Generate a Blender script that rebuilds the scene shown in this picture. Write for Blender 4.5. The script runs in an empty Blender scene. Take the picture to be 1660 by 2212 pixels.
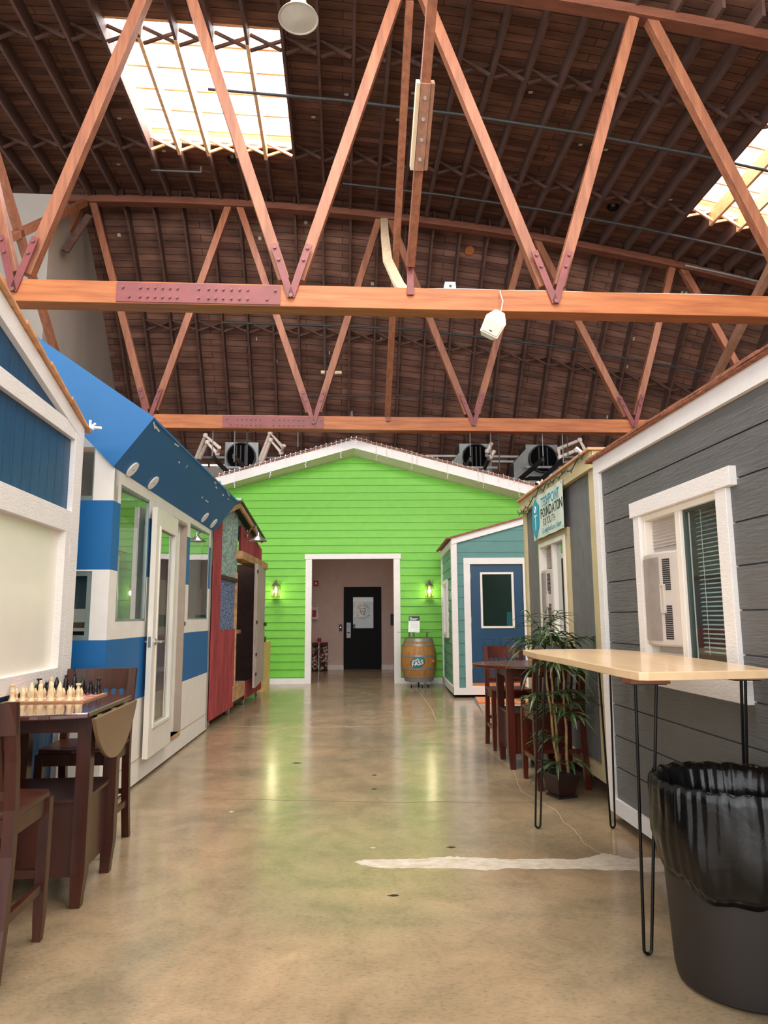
import bpy, bmesh, math, random
from mathutils import Vector, Matrix
from math import sin, cos, pi, radians as R, sqrt
random.seed(7)
scene = bpy.context.scene
COL = scene.collection

# ------------------------------------------------------------------ camera
CAM_H = 1.35
F_PX, PITCH, ROLL = 1530.0, R(8.42), R(-0.296)
fwd = Vector((0, cos(PITCH), sin(PITCH)))
up0 = Vector((0, -sin(PITCH), cos(PITCH)))
rt0 = Vector((1, 0, 0))
CX = rt0 * cos(ROLL) + up0 * sin(ROLL)
CU = up0 * cos(ROLL) - rt0 * sin(ROLL)
CP = Vector((0, 0, CAM_H))
cam_data = bpy.data.cameras.new('camera')
cam = bpy.data.objects.new('camera', cam_data)
COL.objects.link(cam)
scene.camera = cam
m = Matrix.Identity(4)
for i in range(3):
    m[i][0] = CX[i]; m[i][1] = CU[i]; m[i][2] = -fwd[i]; m[i][3] = CP[i]
cam.matrix_world = m
cam_data.sensor_fit = 'VERTICAL'
cam_data.sensor_height = 36.0
cam_data.lens = 36.0 * F_PX / 2212.0
cam_data.clip_start = 0.05
cam_data.clip_end = 200

# ------------------------------------------------------------------ light, exposure
scene.view_settings.view_transform = 'Standard'
scene.view_settings.look = 'None'
scene.view_settings.gamma = 1.0
scene.view_settings.use_curve_mapping = False
scene.view_settings.exposure = 0.45
world = bpy.data.worlds.new('sky')
scene.world = world
world.use_nodes = True
wb = world.node_tree.nodes['Background']
wb.inputs[0].default_value = (0.93, 0.96, 1.0, 1)
wb.inputs[1].default_value = 2.6
scene.cycles.max_bounces = 7
scene.cycles.diffuse_bounces = 4
scene.cycles.glossy_bounces = 4
scene.cycles.transparent_max_bounces = 12

def area_light(name, loc, size, power, target, color=(1, 1, 1)):
    l = bpy.data.lights.new(name, 'AREA')
    l.shape = 'RECTANGLE'; l.size = size[0]; l.size_y = size[1]
    l.energy = power; l.color = color
    o = bpy.data.objects.new(name, l); COL.objects.link(o)
    o.location = loc
    o.rotation_euler = (Vector(target) - Vector(loc)).to_track_quat('-Z', 'Y').to_euler()
    return o

# skylight openings (daylight) over the near bay, then added fill areas overhead and behind the camera
area_light('skylight_left', (-2.95, 10.9, 11.0), (2.9, 3.1), 620, (-2.6, 8, 0), (0.97, 0.98, 1))
area_light('skylight_right', (7.3, 11.4, 10.3), (2.9, 3.1), 760, (2.8, 9, 0), (0.97, 0.98, 1))
area_light('rear_high_fill', (-3.0, -2.0, 9.6), (5, 5), 270, (1.0, 7, 0.5), (1, 0.97, 0.93))  # added fill high behind the camera, no skylight built there
area_light('rear_high_fill', (5.0, -1.0, 9.2), (5, 5), 470, (-1.5, 7, 0.5), (1, 0.97, 0.93))  # second added fill, high behind the camera to the right
area_light('overhead_fill', (0.2, 4.2, 9.5), (7, 3.4), 720, (0.0, 7.5, 0), (1, 0.96, 0.9))  # added fill for the hut sides, kept above the view
area_light('rear_low_fill', (0.0, -8.0, 2.6), (7, 4.2), 90, (0.0, 8, 2.6), (1, 0.93, 0.84))  # added low fill from behind the camera, no door built there
area_light('hallway_lamp', (-0.6, 16.0, 2.9), (1.2, 0.8), 10, (-0.6, 18.0, 0.6), (1, 0.86, 0.76))
area_light('warm_lamp', (2.6, -0.9, 3.6), (0.5, 0.5), 26, (0.9, 1.6, 0), (1, 0.62, 0.28))

# ------------------------------------------------------------------ frames: turn measured image points into metres
def ray(x, y):
    return fwd + CX * ((x - 830) / F_PX) - CU * ((y - 1106) / F_PX)
class Frame:
    def __init__(s, O, yaw, face='x'):
        s.O = Vector(O); s.yaw = R(yaw); s.face = face
        s.ex = Vector((cos(s.yaw), sin(s.yaw), 0)); s.ey = Vector((-sin(s.yaw), cos(s.yaw), 0))
    def loc(s, q):
        v = Vector(q) - s.O
        return Vector((v.dot(s.ex), v.dot(s.ey), v.z))
    def W(s, p):
        return s.O + s.ex * p[0] + s.ey * p[1] + Vector((0, 0, p[2]))
    def at(s, x, y, ax=None, val=0.0):
        ax = ax or s.face
        d = ray(x, y); c = s.loc(CP); dd = Vector((d.dot(s.ex), d.dot(s.ey), d.z))
        i = 'xyz'.index(ax)
        return c + dd * ((val - c[i]) / dd[i])
WF = Frame((0, 0, 0), 0)
HALL = Frame((0, 0, 0), 3.5)

# ------------------------------------------------------------------ mesh builder (coordinates in a frame)
class MB:
    def __init__(s): s.v = []; s.f = []; s.uv = None
    def add(s, vs, fs):
        n = len(s.v); s.v += [tuple(p) for p in vs]; s.f += [tuple(n + i for i in f) for f in fs]; return s
    def box(s, x0, x1, y0, y1, z0, z1):
        if x0 > x1: x0, x1 = x1, x0
        if y0 > y1: y0, y1 = y1, y0
        if z0 > z1: z0, z1 = z1, z0
        return s.add([(x0,y0,z0),(x1,y0,z0),(x1,y1,z0),(x0,y1,z0),(x0,y0,z1),(x1,y0,z1),(x1,y1,z1),(x0,y1,z1)],
                     [(0,3,2,1),(4,5,6,7),(0,1,5,4),(1,2,6,5),(2,3,7,6),(3,0,4,7)])
    def hexa(s, a, b):  # two quads joined
        return s.add(list(a) + list(b), [(0,3,2,1),(4,5,6,7),(0,1,5,4),(1,2,6,5),(2,3,7,6),(3,0,4,7)])
    def prism(s, pts, axis, lo, hi):  # polygon in the two other axes, pushed along axis
        n = len(pts)
        def mk(a, b, t):
            return {'x': (t, a, b), 'y': (a, t, b), 'z': (a, b, t)}[axis]
        vs = [mk(a, b, lo) for a, b in pts] + [mk(a, b, hi) for a, b in pts]
        fs = [tuple(range(n - 1, -1, -1)), tuple(range(n, 2 * n))] + [(i, (i+1) % n, n + (i+1) % n, n + i) for i in range(n)]
        return s.add(vs, fs)
    def beam(s, p, q, w, h, side=None):
        p = Vector(p); q = Vector(q); d = (q - p).normalized()
        if side is None: side = Vector((0, 1, 0)) if abs(d.y) < 0.9 else Vector((1, 0, 0))
        side = Vector(side); side = (side - d * side.dot(d)).normalized(); upv = d.cross(side)
        a = side * (h / 2); b = upv * (w / 2)
        return s.hexa([p-a-b, p+a-b, p+a+b, p-a+b], [q-a-b, q+a-b, q+a+b, q-a+b])
    def tube(s, pts, r, n=8, caps=True):
        pts = [Vector(p) for p in pts]; k = len(pts)
        rs = r if isinstance(r, (list, tuple)) else [r] * k
        prev = None; base = len(s.v)
        for i, p in enumerate(pts):
            t = (pts[min(i+1, k-1)] - pts[max(i-1, 0)])
            t = t.normalized() if t.length > 1e-9 else Vector((0, 0, 1))
            if prev is None:
                a = t.cross(Vector((0, 0, 1)))
                if a.length < .1: a = t.cross(Vector((1, 0, 0)))
            else: a = prev - t * prev.dot(t)
            a.normalize(); prev = a; b = t.cross(a)
            for j in range(n):
                an = 2 * pi * j / n
                s.v.append(tuple(p + a * (rs[i] * cos(an)) + b * (rs[i] * sin(an))))
        for i in range(k - 1):
            for j in range(n):
                s.f.append((base + i*n + j, base + i*n + (j+1) % n, base + (i+1)*n + (j+1) % n, base + (i+1)*n + j))
        if caps:
            s.f.append(tuple(base + j for j in range(n - 1, -1, -1))); s.f.append(tuple(base + (k-1)*n + j for j in range(n)))
        return s
    def lathe(s, prof, n=24, c=(0, 0, 0), fn=None):
        base = len(s.v); k = len(prof)
        for r, z in prof:
            for j in range(n):
                an = 2 * pi * j / n
                rr = r * (fn(an, z) if fn else 1)
                s.v.append((c[0] + rr * cos(an), c[1] + rr * sin(an), c[2] + z))
        for i in range(k - 1):
            for j in range(n):
                s.f.append((base + i*n + j, base + i*n + (j+1) % n, base + (i+1)*n + (j+1) % n, base + (i+1)*n + j))
        s.f.append(tuple(base + j for j in range(n - 1, -1, -1))); s.f.append(tuple(base + (k-1)*n + j for j in range(n)))
        return s
    def disc(s, c, nrm, r, t=.01, n=20):
        c = Vector(c); nrm = Vector(nrm).normalized()
        return s.tube([c, c + nrm * t], r, n)
    def frame(s, y0, y1, z0, z1, w, x0, x1, ax='x'):  # rectangular ring
        def b(a0, a1, c0, c1):
            if ax == 'x': s.box(x0, x1, a0, a1, c0, c1)
            else: s.box(a0, a1, x0, x1, c0, c1)
        b(y0, y1, z1 - w, z1); b(y0, y1, z0, z0 + w); b(y0, y0 + w, z0 + w, z1 - w); b(y1 - w, y1, z0 + w, z1 - w)
        return s
    def build(s, name, mat, parent=None, smooth=False, bevel=0.0, mods=None):
        me = bpy.data.meshes.new(name)
        if parent is not None:
            fr, base = INFO[parent.name]
            vs = [(p[0]-base[0], p[1]-base[1], p[2]-base[2]) for p in s.v]
        else: vs = s.v
        me.from_pydata(vs, [], s.f); me.update()
        if s.uv:
            ul = me.uv_layers.new(name='UVMap')
            for poly in me.polygons:
                for li in poly.loop_indices: ul.data[li].uv = s.uv[me.loops[li].vertex_index]
        bm = bmesh.new(); bm.from_mesh(me); bmesh.ops.recalc_face_normals(bm, faces=bm.faces); bm.to_mesh(me); bm.free()
        if smooth:
            for p in me.polygons: p.use_smooth = True
            try: me.set_sharp_from_angle(angle=R(40))
            except Exception: pass
        me.materials.append(mat)
        o = bpy.data.objects.new(name, me); COL.objects.link(o)
        if parent is not None:
            o.parent = parent; INFO[o.name] = INFO[parent.name]
        if bevel:
            b = o.modifiers.new('bevel', 'BEVEL'); b.width = bevel; b.segments = 2; b.limit_method = 'ANGLE'
        return o
    def build_each(s, name, mat, parent, **k):
        """one object for every separate piece in the builder"""
        par = list(range(len(s.v)))
        def find(i):
            while par[i] != i: par[i] = par[par[i]]; i = par[i]
            return i
        for f in s.f:
            a = find(f[0])
            for i in f[1:]: par[find(i)] = a
        groups = {}
        for f in s.f: groups.setdefault(find(f[0]), []).append(f)
        out = []
        for fs in groups.values():
            idx = sorted({i for f in fs for i in f}); mp = {i: j for j, i in enumerate(idx)}
            q = MB(); q.v = [s.v[i] for i in idx]; q.f = [tuple(mp[i] for i in f) for f in fs]
            out.append(q.build(name, mat, parent, **k))
        return out
INFO = {}
def thing(name, label, cat, fr=WF, base=(0, 0, 0), group=None, kind=None):
    o = bpy.data.objects.new(name, None); COL.objects.link(o)
    o.empty_display_size = .1
    o.location = fr.W(base); o.rotation_euler = (0, 0, fr.yaw)
    if label: o['label'] = label
    if cat: o['category'] = cat
    if group: o['group'] = group
    if kind: o['kind'] = kind
    INFO[o.name] = (fr, tuple(base))
    return o
def structure(name, fr=WF, base=(0, 0, 0), label=None):
    o = thing(name, label, None, fr, base, kind='structure'); return o
def solo(mb, name, mat, label, cat, fr=WF, base=(0, 0, 0), group=None, **k):
    """a thing that is one mesh"""
    e = thing('tmp_' + name, None, None, fr, base)
    o = mb.build(name, mat, e, **k)
    o.parent = None; o.location = e.location; o.rotation_euler = e.rotation_euler
    bpy.data.objects.remove(e)
    if label: o['label'] = label
    if cat: o['category'] = cat
    if group: o['group'] = group
    return o
def struct_mesh(mb, name, mat, fr=WF, base=(0, 0, 0), **k):
    o = solo(mb, name, mat, None, None, fr, base, **k); o['kind'] = 'structure'; return o
def copy_tree(o, parent=None):
    c = o.copy(); COL.objects.link(c)
    if parent is not None: c.parent = parent
    for ch in list(o.children): copy_tree(ch, c)
    return c

# ------------------------------------------------------------------ materials
def lin(c):
    return tuple(((x/255)/12.92 if x/255 <= .04045 else ((x/255+.055)/1.055)**2.4) for x in c)
def mat(name, rgb, rough=.5, metal=0., var=.08, vscale=(6, 6, 6), bump=0., bscale=(40, 40, 40), spec=.5,
        coat=0., emit=None, estr=0., linear=False, detail=4, rgb2=None, coords='Object'):
    m = bpy.data.materials.new(name); m.use_nodes = True
    nt = m.node_tree; N = nt.nodes; L = nt.links
    b = N['Principled BSDF']
    col = rgb if linear else lin(rgb)
    b.inputs['Roughness'].default_value = rough; b.inputs['Metallic'].default_value = metal
    b.inputs['Specular IOR Level'].default_value = spec
    b.inputs['Coat Weight'].default_value = coat
    tc = N.new('ShaderNodeTexCoord')
    mp = N.new('ShaderNodeMapping'); mp.inputs['Scale'].default_value = vscale
    L.new(tc.outputs[coords], mp.inputs[0])
    no = N.new('ShaderNodeTexNoise'); no.inputs['Scale'].default_value = 1; no.inputs['Detail'].default_value = detail
    no.inputs['Roughness'].default_value = .6
    L.new(mp.outputs[0], no.inputs['Vector'])
    cr = N.new('ShaderNodeValToRGB')
    c2 = (tuple(lin(rgb2)) if not linear else rgb2) if rgb2 else tuple(c * (1 - 2.2 * var) for c in col)
    c1 = col if rgb2 else tuple(min(1, c * (1 + 1.2 * var)) for c in col)
    cr.color_ramp.elements[0].position = .3; cr.color_ramp.elements[1].position = .7
    cr.color_ramp.elements[0].color = (*c2, 1); cr.color_ramp.elements[1].color = (*c1, 1)
    L.new(no.outputs['Fac'], cr.inputs['Fac']); L.new(cr.outputs['Color'], b.inputs['Base Color'])
    if bump:
        mp2 = N.new('ShaderNodeMapping'); mp2.inputs['Scale'].default_value = bscale
        L.new(tc.outputs[coords], mp2.inputs[0])
        n2 = N.new('ShaderNodeTexNoise'); n2.inputs['Scale'].default_value = 1; n2.inputs['Detail'].default_value = 5
        n2.inputs['Distortion'].default_value = .6
        L.new(mp2.outputs[0], n2.inputs['Vector'])
        bp = N.new('ShaderNodeBump'); bp.inputs['Strength'].default_value = bump; bp.inputs['Distance'].default_value = .01
        L.new(n2.outputs['Fac'], bp.inputs['Height']); L.new(bp.outputs[0], b.inputs['Normal'])
    if emit:
        b.inputs['Emission Color'].default_value = (*emit, 1); b.inputs['Emission Strength'].default_value = estr
    return m
def glass_mat(name, tint=(.92, .97, .95), ior=1.5, refl=1.5):
    m = bpy.data.materials.new(name); m.use_nodes = True
    nt = m.node_tree; N = nt.nodes; L = nt.links; N.clear()
    out = N.new('ShaderNodeOutputMaterial'); mx = N.new('ShaderNodeMixShader')
    fr = N.new('ShaderNodeFresnel'); fr.inputs[0].default_value = ior
    mul = N.new('ShaderNodeMath'); mul.operation = 'MULTIPLY_ADD'; mul.inputs[1].default_value = refl; mul.inputs[2].default_value = .03; mul.use_clamp = True
    tr = N.new('ShaderNodeBsdfTransparent'); tr.inputs[0].default_value = (*tint, 1)
    gl = N.new('ShaderNodeBsdfGlossy'); gl.inputs['Roughness'].default_value = .02
    # wobble of the pane
    no = N.new('ShaderNodeTexNoise'); no.inputs['Scale'].default_value = 2.5
    bp = N.new('ShaderNodeBump'); bp.inputs['Strength'].default_value = .04; bp.inputs['Distance'].default_value = .02
    tc = N.new('ShaderNodeTexCoord'); L.new(tc.outputs['Object'], no.inputs['Vector'])
    L.new(no.outputs['Fac'], bp.inputs['Height']); L.new(bp.outputs[0], gl.inputs['Normal'])
    geo = N.new('ShaderNodeNewGeometry'); inv = N.new('ShaderNodeMath'); inv.operation = 'SUBTRACT'; inv.inputs[0].default_value = 1
    L.new(geo.outputs['Backfacing'], inv.inputs[1]); fac = N.new('ShaderNodeMath'); fac.operation = 'MULTIPLY'
    L.new(fr.outputs[0], mul.inputs[0]); L.new(mul.outputs[0], fac.inputs[0]); L.new(inv.outputs[0], fac.inputs[1]); L.new(fac.outputs[0], mx.inputs[0])
    L.new(tr.outputs[0], mx.inputs[1]); L.new(gl.outputs[0], mx.inputs[2]); L.new(mx.outputs[0], out.inputs[0])
    return m
def deck_mat(name):
    m = bpy.data.materials.new(name); m.use_nodes = True
    nt = m.node_tree; N = nt.nodes; L = nt.links; b = N['Principled BSDF']
    tc = N.new('ShaderNodeTexCoord')
    br = N.new('ShaderNodeTexBrick'); br.offset = .37; br.offset_frequency = 2
    br.inputs['Scale'].default_value = 1; br.inputs['Brick Width'].default_value = 2.3; br.inputs['Row Height'].default_value = .15
    br.inputs['Mortar Size'].default_value = .006; br.inputs['Mortar Smooth'].default_value = .2; br.inputs['Bias'].default_value = -.1
    br.inputs['Color1'].default_value = (*lin((130, 98, 84)), 1); br.inputs['Color2'].default_value = (*lin((104, 77, 67)), 1)
    br.inputs['Mortar'].default_value = (*lin((48, 33, 29)), 1)
    L.new(tc.outputs['UV'], br.inputs['Vector'])
    mp = N.new('ShaderNodeMapping'); mp.inputs['Scale'].default_value = (1.2, 5, 1)
    no = N.new('ShaderNodeTexNoise'); no.inputs['Scale'].default_value = 1; no.inputs['Detail'].default_value = 7
    L.new(tc.outputs['UV'], mp.inputs[0]); L.new(mp.outputs[0], no.inputs['Vector'])
    cr = N.new('ShaderNodeValToRGB'); cr.color_ramp.elements[0].position = .32; cr.color_ramp.elements[1].position = .72
    cr.color_ramp.elements[0].color = (.5, .47, .46, 1); cr.color_ramp.elements[1].color = (1.25, 1.15, 1.1, 1)
    L.new(no.outputs['Fac'], cr.inputs[0])
    mx = N.new('ShaderNodeMixRGB'); mx.blend_type = 'MULTIPLY'; mx.inputs[0].default_value = 1
    L.new(br.outputs['Color'], mx.inputs[1]); L.new(cr.outputs[0], mx.inputs[2]); L.new(mx.outputs[0], b.inputs['Base Color'])
    bp = N.new('ShaderNodeBump'); bp.invert = True; bp.inputs['Strength'].default_value = .6; bp.inputs['Distance'].default_value = .01
    L.new(br.outputs['Fac'], bp.inputs['Height']); L.new(bp.outputs[0], b.inputs['Normal'])
    b.inputs['Roughness'].default_value = .75; b.inputs['Specular IOR Level'].default_value = .2
    return m
def concrete_mat(name):
    m = bpy.data.materials.new(name); m.use_nodes = True
    nt = m.node_tree; N = nt.nodes; L = nt.links; b = N['Principled BSDF']
    tc = N.new('ShaderNodeTexCoord')
    def noise(scale, detail=5, rough=.6, sc3=(1, 1, 1), dist=0.):
        mp = N.new('ShaderNodeMapping'); mp.inputs['Scale'].default_value = sc3
        L.new(tc.outputs['Object'], mp.inputs[0])
        n = N.new('ShaderNodeTexNoise'); n.inputs['Scale'].default_value = scale; n.inputs['Detail'].default_value = detail
        n.inputs['Roughness'].default_value = rough; n.inputs['Distortion'].default_value = dist
        L.new(mp.outputs[0], n.inputs['Vector']); return n
    def ramp(n, p0, c0, p1, c1):
        r = N.new('ShaderNodeValToRGB'); e = r.color_ramp.elements
        e[0].position = p0; e[1].position = p1; e[0].color = (*c0, 1); e[1].color = (*c1, 1); L.new(n.outputs['Fac'], r.inputs[0]); return r
    r1 = ramp(noise(.7, 6, .65, dist=.8), .35, lin((140, 126, 101)), .68, lin((172, 146, 115)))
    r2 = ramp(noise(3.3, 8, .7, dist=.5), .3, (.66, .66, .64), .62, (1.08, 1.06, 1.04))
    r3 = ramp(noise(38, 5, .75, (1, 2.2, 1)), .32, (.68, .67, .65), .5, (1.06, 1.06, 1.06))
    r4 = ramp(noise(10, 8, .8), .27, (.45, .42, .38), .36, (1, 1, 1))
    cur = r1.outputs[0]
    for r in (r2, r3, r4):
        mx = N.new('ShaderNodeMixRGB'); mx.blend_type = 'MULTIPLY'; mx.inputs[0].default_value = .85
        L.new(cur, mx.inputs[1]); L.new(r.outputs[0], mx.inputs[2]); cur = mx.outputs[0]
    L.new(cur, b.inputs['Base Color'])
    rr = ramp(noise(2.2, 6, .7), .3, (.13,)*3, .7, (.24,)*3); L.new(rr.outputs[0], b.inputs['Roughness'])
    b.inputs['Specular IOR Level'].default_value = .62
    bp = N.new('ShaderNodeBump'); bp.inputs['Strength'].default_value = .05; bp.inputs['Distance'].default_value = .003
    L.new(noise(9, 6, .7).outputs['Fac'], bp.inputs['Height']); L.new(bp.outputs[0], b.inputs['Normal'])
    return m
M = {}
M['floor'] = concrete_mat('polished_concrete')
M['deck'] = deck_mat('roof_planks')
M['rafter'] = mat('old_rafter', (92, 68, 60), .75, var=.14, vscale=(9, 1.5, 9), spec=.2)
M['timber_x'] = mat('truss_timber_chord', (180, 108, 58), .55, var=.2, vscale=(1.2, 14, 14), bump=.3, bscale=(4, 60, 60), rgb2=(140, 76, 38))
M['timber'] = mat('truss_timber_web', (154, 98, 68), .55, var=.15, vscale=(14, 14, 1.6), rgb2=(118, 70, 50), bump=.2, bscale=(60, 60, 6))
M['timber_dark'] = mat('top_chord_timber', (116, 70, 52), .65, var=.15, vscale=(2, 10, 10), spec=.3)
M['timber_pale'] = mat('new_pine', (214, 190, 156), .6, var=.08, vscale=(12, 12, 1.5))
M['timber_grey'] = mat('splice_timber', (150, 108, 84), .65, var=.14, vscale=(14, 14, 1.5))
M['steel_red'] = mat('primer_red_steel', (122, 60, 60), .5, var=.1, vscale=(5, 5, 5))
M['bolt'] = mat('bolt_steel', (120, 82, 72), .5, .3)
M['bolt_pale'] = mat('zinc_bolt', (190, 186, 180), .4, .5)
M['skywood'] = mat('skylight_and_skylit_wood', (226, 176, 128), .6, var=.1, vscale=(2, 10, 10))
M['white'] = mat('white_trim', (232, 227, 222), .5, var=.02, bump=.35, bscale=(30, 30, 90))
M['whitey'] = mat('white_paint_board', (228, 226, 224), .45, var=.02, bump=.25, bscale=(60, 12, 60))
M['white_smooth'] = mat('white_smooth_paint', (234, 229, 220), .45, var=.02)
M['door_white'] = mat('door_white_paint', (226, 220, 208), .4, var=.02)
M['vinyl'] = mat('vinyl_white', (236, 228, 216), .35, var=.01)
M['whiteboard'] = mat('whiteboard_face', (238, 232, 216), .22, var=.01, spec=.5)
M['jamb'] = mat('jamb_beige', (176, 158, 142), .5, var=.04)
M['drywall'] = mat('drywall_white', (158, 151, 142), .8, var=.03, vscale=(1.5, 1.5, .6))
M['mauve'] = mat('hallway_mauve_wall', (206, 180, 168), .8, var=.03)
M['blue_board'] = mat('blue_stained_board', (28, 80, 116), .45, var=.12, vscale=(10, 10, 2), bump=.3, bscale=(60, 60, 8), rgb2=(23, 68, 102))
M['blue'] = mat('bright_blue_paint', (20, 100, 160), .5, var=.02)
M['blue_door'] = mat('blue_door_paint', (20, 66, 98), .42, var=.03)
M['green'] = mat('lime_green_siding', (114, 192, 58), .5, var=.03, bump=.3, bscale=(6, 60, 60))
M['teal'] = mat('teal_siding', (86, 134, 128), .55, var=.03, bump=.15, bscale=(6, 60, 60))
M['teal_side'] = mat('teal_green_siding', (100, 156, 126), .55, var=.03)
M['grey'] = mat('charcoal_siding', (98, 98, 97), .5, var=.04, bump=.9, bscale=(60, 7, 70))
M['grey_v'] = mat('grey_grooved_panel', (112, 112, 111), .6, var=.06, bump=.4, bscale=(90, 90, 6))
M['tan'] = mat('tan_trim', (204, 186, 142), .55, var=.04, bump=.2)
M['soffit'] = mat('soffit_greige', (226, 216, 198), .6, var=.02)
M['shingle'] = mat('shingle_edge', (150, 92, 66), .8, var=.25, vscale=(25, 25, 25), bump=.5)
M['cedar'] = mat('cedar_edge', (206, 150, 104), .6, var=.12, vscale=(4, 14, 14))
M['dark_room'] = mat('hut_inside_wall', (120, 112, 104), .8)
M['skirtshadow'] = mat('underframe_shade_black', (20, 19, 18), .9)  # near black: the shade under the huts put into the underframe colour
M['red'] = mat('barn_red_paint', (146, 58, 58), .6, var=.22, vscale=(10, 10, 1.5))
M['galv'] = mat('galvanised_sheet', (158, 182, 172), .32, .45, var=.22, vscale=(26, 26, 26), detail=1)
M['glitter'] = mat('glitter_sheet', (128, 150, 182), .25, .5, var=.4, vscale=(60, 60, 60), detail=1)
M['plank'] = mat('weathered_plank', (186, 170, 160), .75, var=.2, vscale=(16, 16, 1.2), bump=.4, bscale=(80, 80, 6))
M['rustic'] = mat('rough_tan_timber', (190, 146, 102), .7, var=.2, vscale=(10, 3, 10))
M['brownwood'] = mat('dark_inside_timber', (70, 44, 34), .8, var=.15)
M['walnut'] = mat('dark_cherry_wood', (76, 38, 24), .33, var=.22, vscale=(14, 14, 1.5), spec=.35, coat=.06, rgb2=(50, 24, 16))
M['walnut_top'] = mat('dark_cherry_tabletop', (86, 50, 44), .14, var=.12, vscale=(2, 14, 10), coat=.5, rgb2=(70, 38, 32))
M['walnut_red'] = mat('red_cherry_wood', (90, 34, 18), .3, var=.2, vscale=(14, 14, 1.5), spec=.4, coat=.1, rgb2=(60, 22, 13))
M['taupe'] = mat('leaf_underside_finish', (122, 94, 68), .3, var=.05, vscale=(4, 4, 4), coat=.2)
M['cream'] = mat('cream_resin', (232, 208, 164), .35, var=.08, vscale=(60, 60, 60))
M['black_piece'] = mat('black_resin', (22, 20, 20), .3, var=.1)
M['board_red'] = mat('board_red', (196, 84, 88), .3, var=.05)
M['board_pink'] = mat('board_pale', (228, 178, 160), .3, var=.03)
M['board_edge'] = mat('board_edge', (178, 132, 96), .4)
M['maple'] = mat('maple_laminate', (226, 192, 150), .25, var=.06, vscale=(8, 1, 8), coat=.2)
M['ply'] = mat('plywood_block', (150, 92, 62), .6, var=.2, vscale=(3, 3, 90))
M['black_metal'] = mat('black_steel', (14, 14, 16), .35, .4, var=.05)
M['bin'] = mat('grey_brown_plastic', (30, 24, 22), .5, var=.05)
M['bag'] = mat('black_bin_liner', (8, 8, 9), .19, var=.1, spec=.36, bump=.35, bscale=(11, 11, 7))
M['pot'] = mat('dark_red_black_pot', (58, 26, 24), .3, var=.3, vscale=(9, 9, 9), rgb2=(26, 18, 18))
M['pot_rim'] = mat('pot_rim_black', (40, 36, 36), .3)
M['soil'] = mat('soil', (40, 30, 24), .9)
M['cane'] = mat('bamboo_cane', (164, 132, 84), .5, var=.15, vscale=(8, 8, 20))
M['leaf'] = mat('bamboo_leaf', (74, 98, 52), .4, var=.3, vscale=(5, 5, 5), rgb2=(36, 58, 34))
M['oak'] = mat('oak_staves', (190, 134, 70), .5, var=.15, vscale=(24, 24, 2), rgb2=(150, 98, 46))
M['hoop'] = mat('steel_hoop', (150, 148, 146), .42, .4, var=.06)
M['teal_logo'] = mat('logo_teal', (0, 142, 146), .4)
M['black'] = mat('black_paint', (14, 14, 15), .4)
M['void'] = mat('opening_shade_black', (5, 5, 6), .8, spec=.05)
M['black_door'] = mat('black_door_paint', (7, 8, 9), .55, spec=.15)
M['white_flat'] = mat('print_white', (240, 240, 236), .5, var=.01)
M['navy'] = mat('print_navy', (28, 34, 52), .5)
M['grey_print'] = mat('print_grey', (140, 140, 140), .5)
M['banner'] = mat('banner_vinyl', (212, 222, 206), .5, var=.03)
M['cyan'] = mat('banner_cyan', (44, 160, 186), .5)
M['dark_text'] = mat('banner_dark', (46, 50, 54), .5)
M['cyan_text'] = mat('banner_cyan_text', (60, 150, 170), .5)
M['fan'] = mat('fan_plastic', (196, 186, 176), .5, var=.02)
M['fan_dark'] = mat('fan_slot', (36, 34, 34), .6)
M['fan_line'] = mat('fan_grille_line', (158, 148, 140), .6)
M['blind'] = mat('blind_slat', (176, 190, 184), .5)
M['gasket'] = mat('dark_window_gasket', (54, 70, 66), .5)
M['alu'] = mat('grey_green_alu', (140, 154, 148), .4, .3)
M['chrome'] = mat('satin_chrome', (190, 188, 184), .28, .9)
M['brass'] = mat('hinge_brass', (150, 136, 108), .35, .7)
M['glass'] = glass_mat('window_glass')
M['acrylic'] = bpy.data.materials.new('clear_skylight_sheet'); M['acrylic'].use_nodes = True
_n = M['acrylic'].node_tree; _n.nodes.clear(); _o = _n.nodes.new('ShaderNodeOutputMaterial'); _t = _n.nodes.new('ShaderNodeBsdfTransparent'); _t.inputs[0].default_value = (.97, .98, 1, 1)
_n.links.new(_t.outputs[0], _o.inputs[0])
M['glass_dull'] = glass_mat('hallway_door_glass', refl=.5)
M['glass_door'] = glass_mat('door_glass', (.8, .86, .84), refl=2.4)
M['glass_green'] = glass_mat('green_edge_glass', (.75, .9, .8))
M['lantern'] = mat('lantern_bronze', (122, 96, 88), .4, .5)
M['lamp_on'] = mat('lit_bulb', (255, 240, 190), .4, emit=(1, .86, .5), estr=14)
M['lamp_glass'] = glass_mat('lantern_glass', (1, .97, .9))
M['ice_on'] = mat('blue_white_led', (220, 230, 255), .4, emit=(.72, .8, 1), estr=1.1)
M['ice_off'] = mat('clear_bulb', (236, 228, 216), .3)
M['warm_on'] = mat('warm_led', (255, 180, 90), .4, emit=(1, .5, .15), estr=3)
M['wire'] = mat('white_wire', (230, 226, 220), .5)
M['green_wire'] = mat('green_wire', (34, 62, 48), .5)
M['lampshade'] = mat('highbay_reflector', (206, 202, 190), .35, var=.04)
M['speaker'] = mat('speaker_plastic', (232, 222, 208), .45, var=.01)
M['speaker_grill'] = mat('speaker_grille', (186, 176, 156), .6, var=.02)
M['pvc'] = mat('pvc_pipe', (222, 208, 196), .4, var=.03)
M['pipe'] = mat('dark_pipe', (52, 54, 54), .6, .1)
M['strut'] = mat('galvanised_strut', (132, 132, 130), .4, .7)
M['duct'] = mat('duct_metal', (120, 122, 120), .4, .75, var=.1)
M['duct_dark'] = mat('duct_dark', (34, 35, 36), .5, .3)
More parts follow.
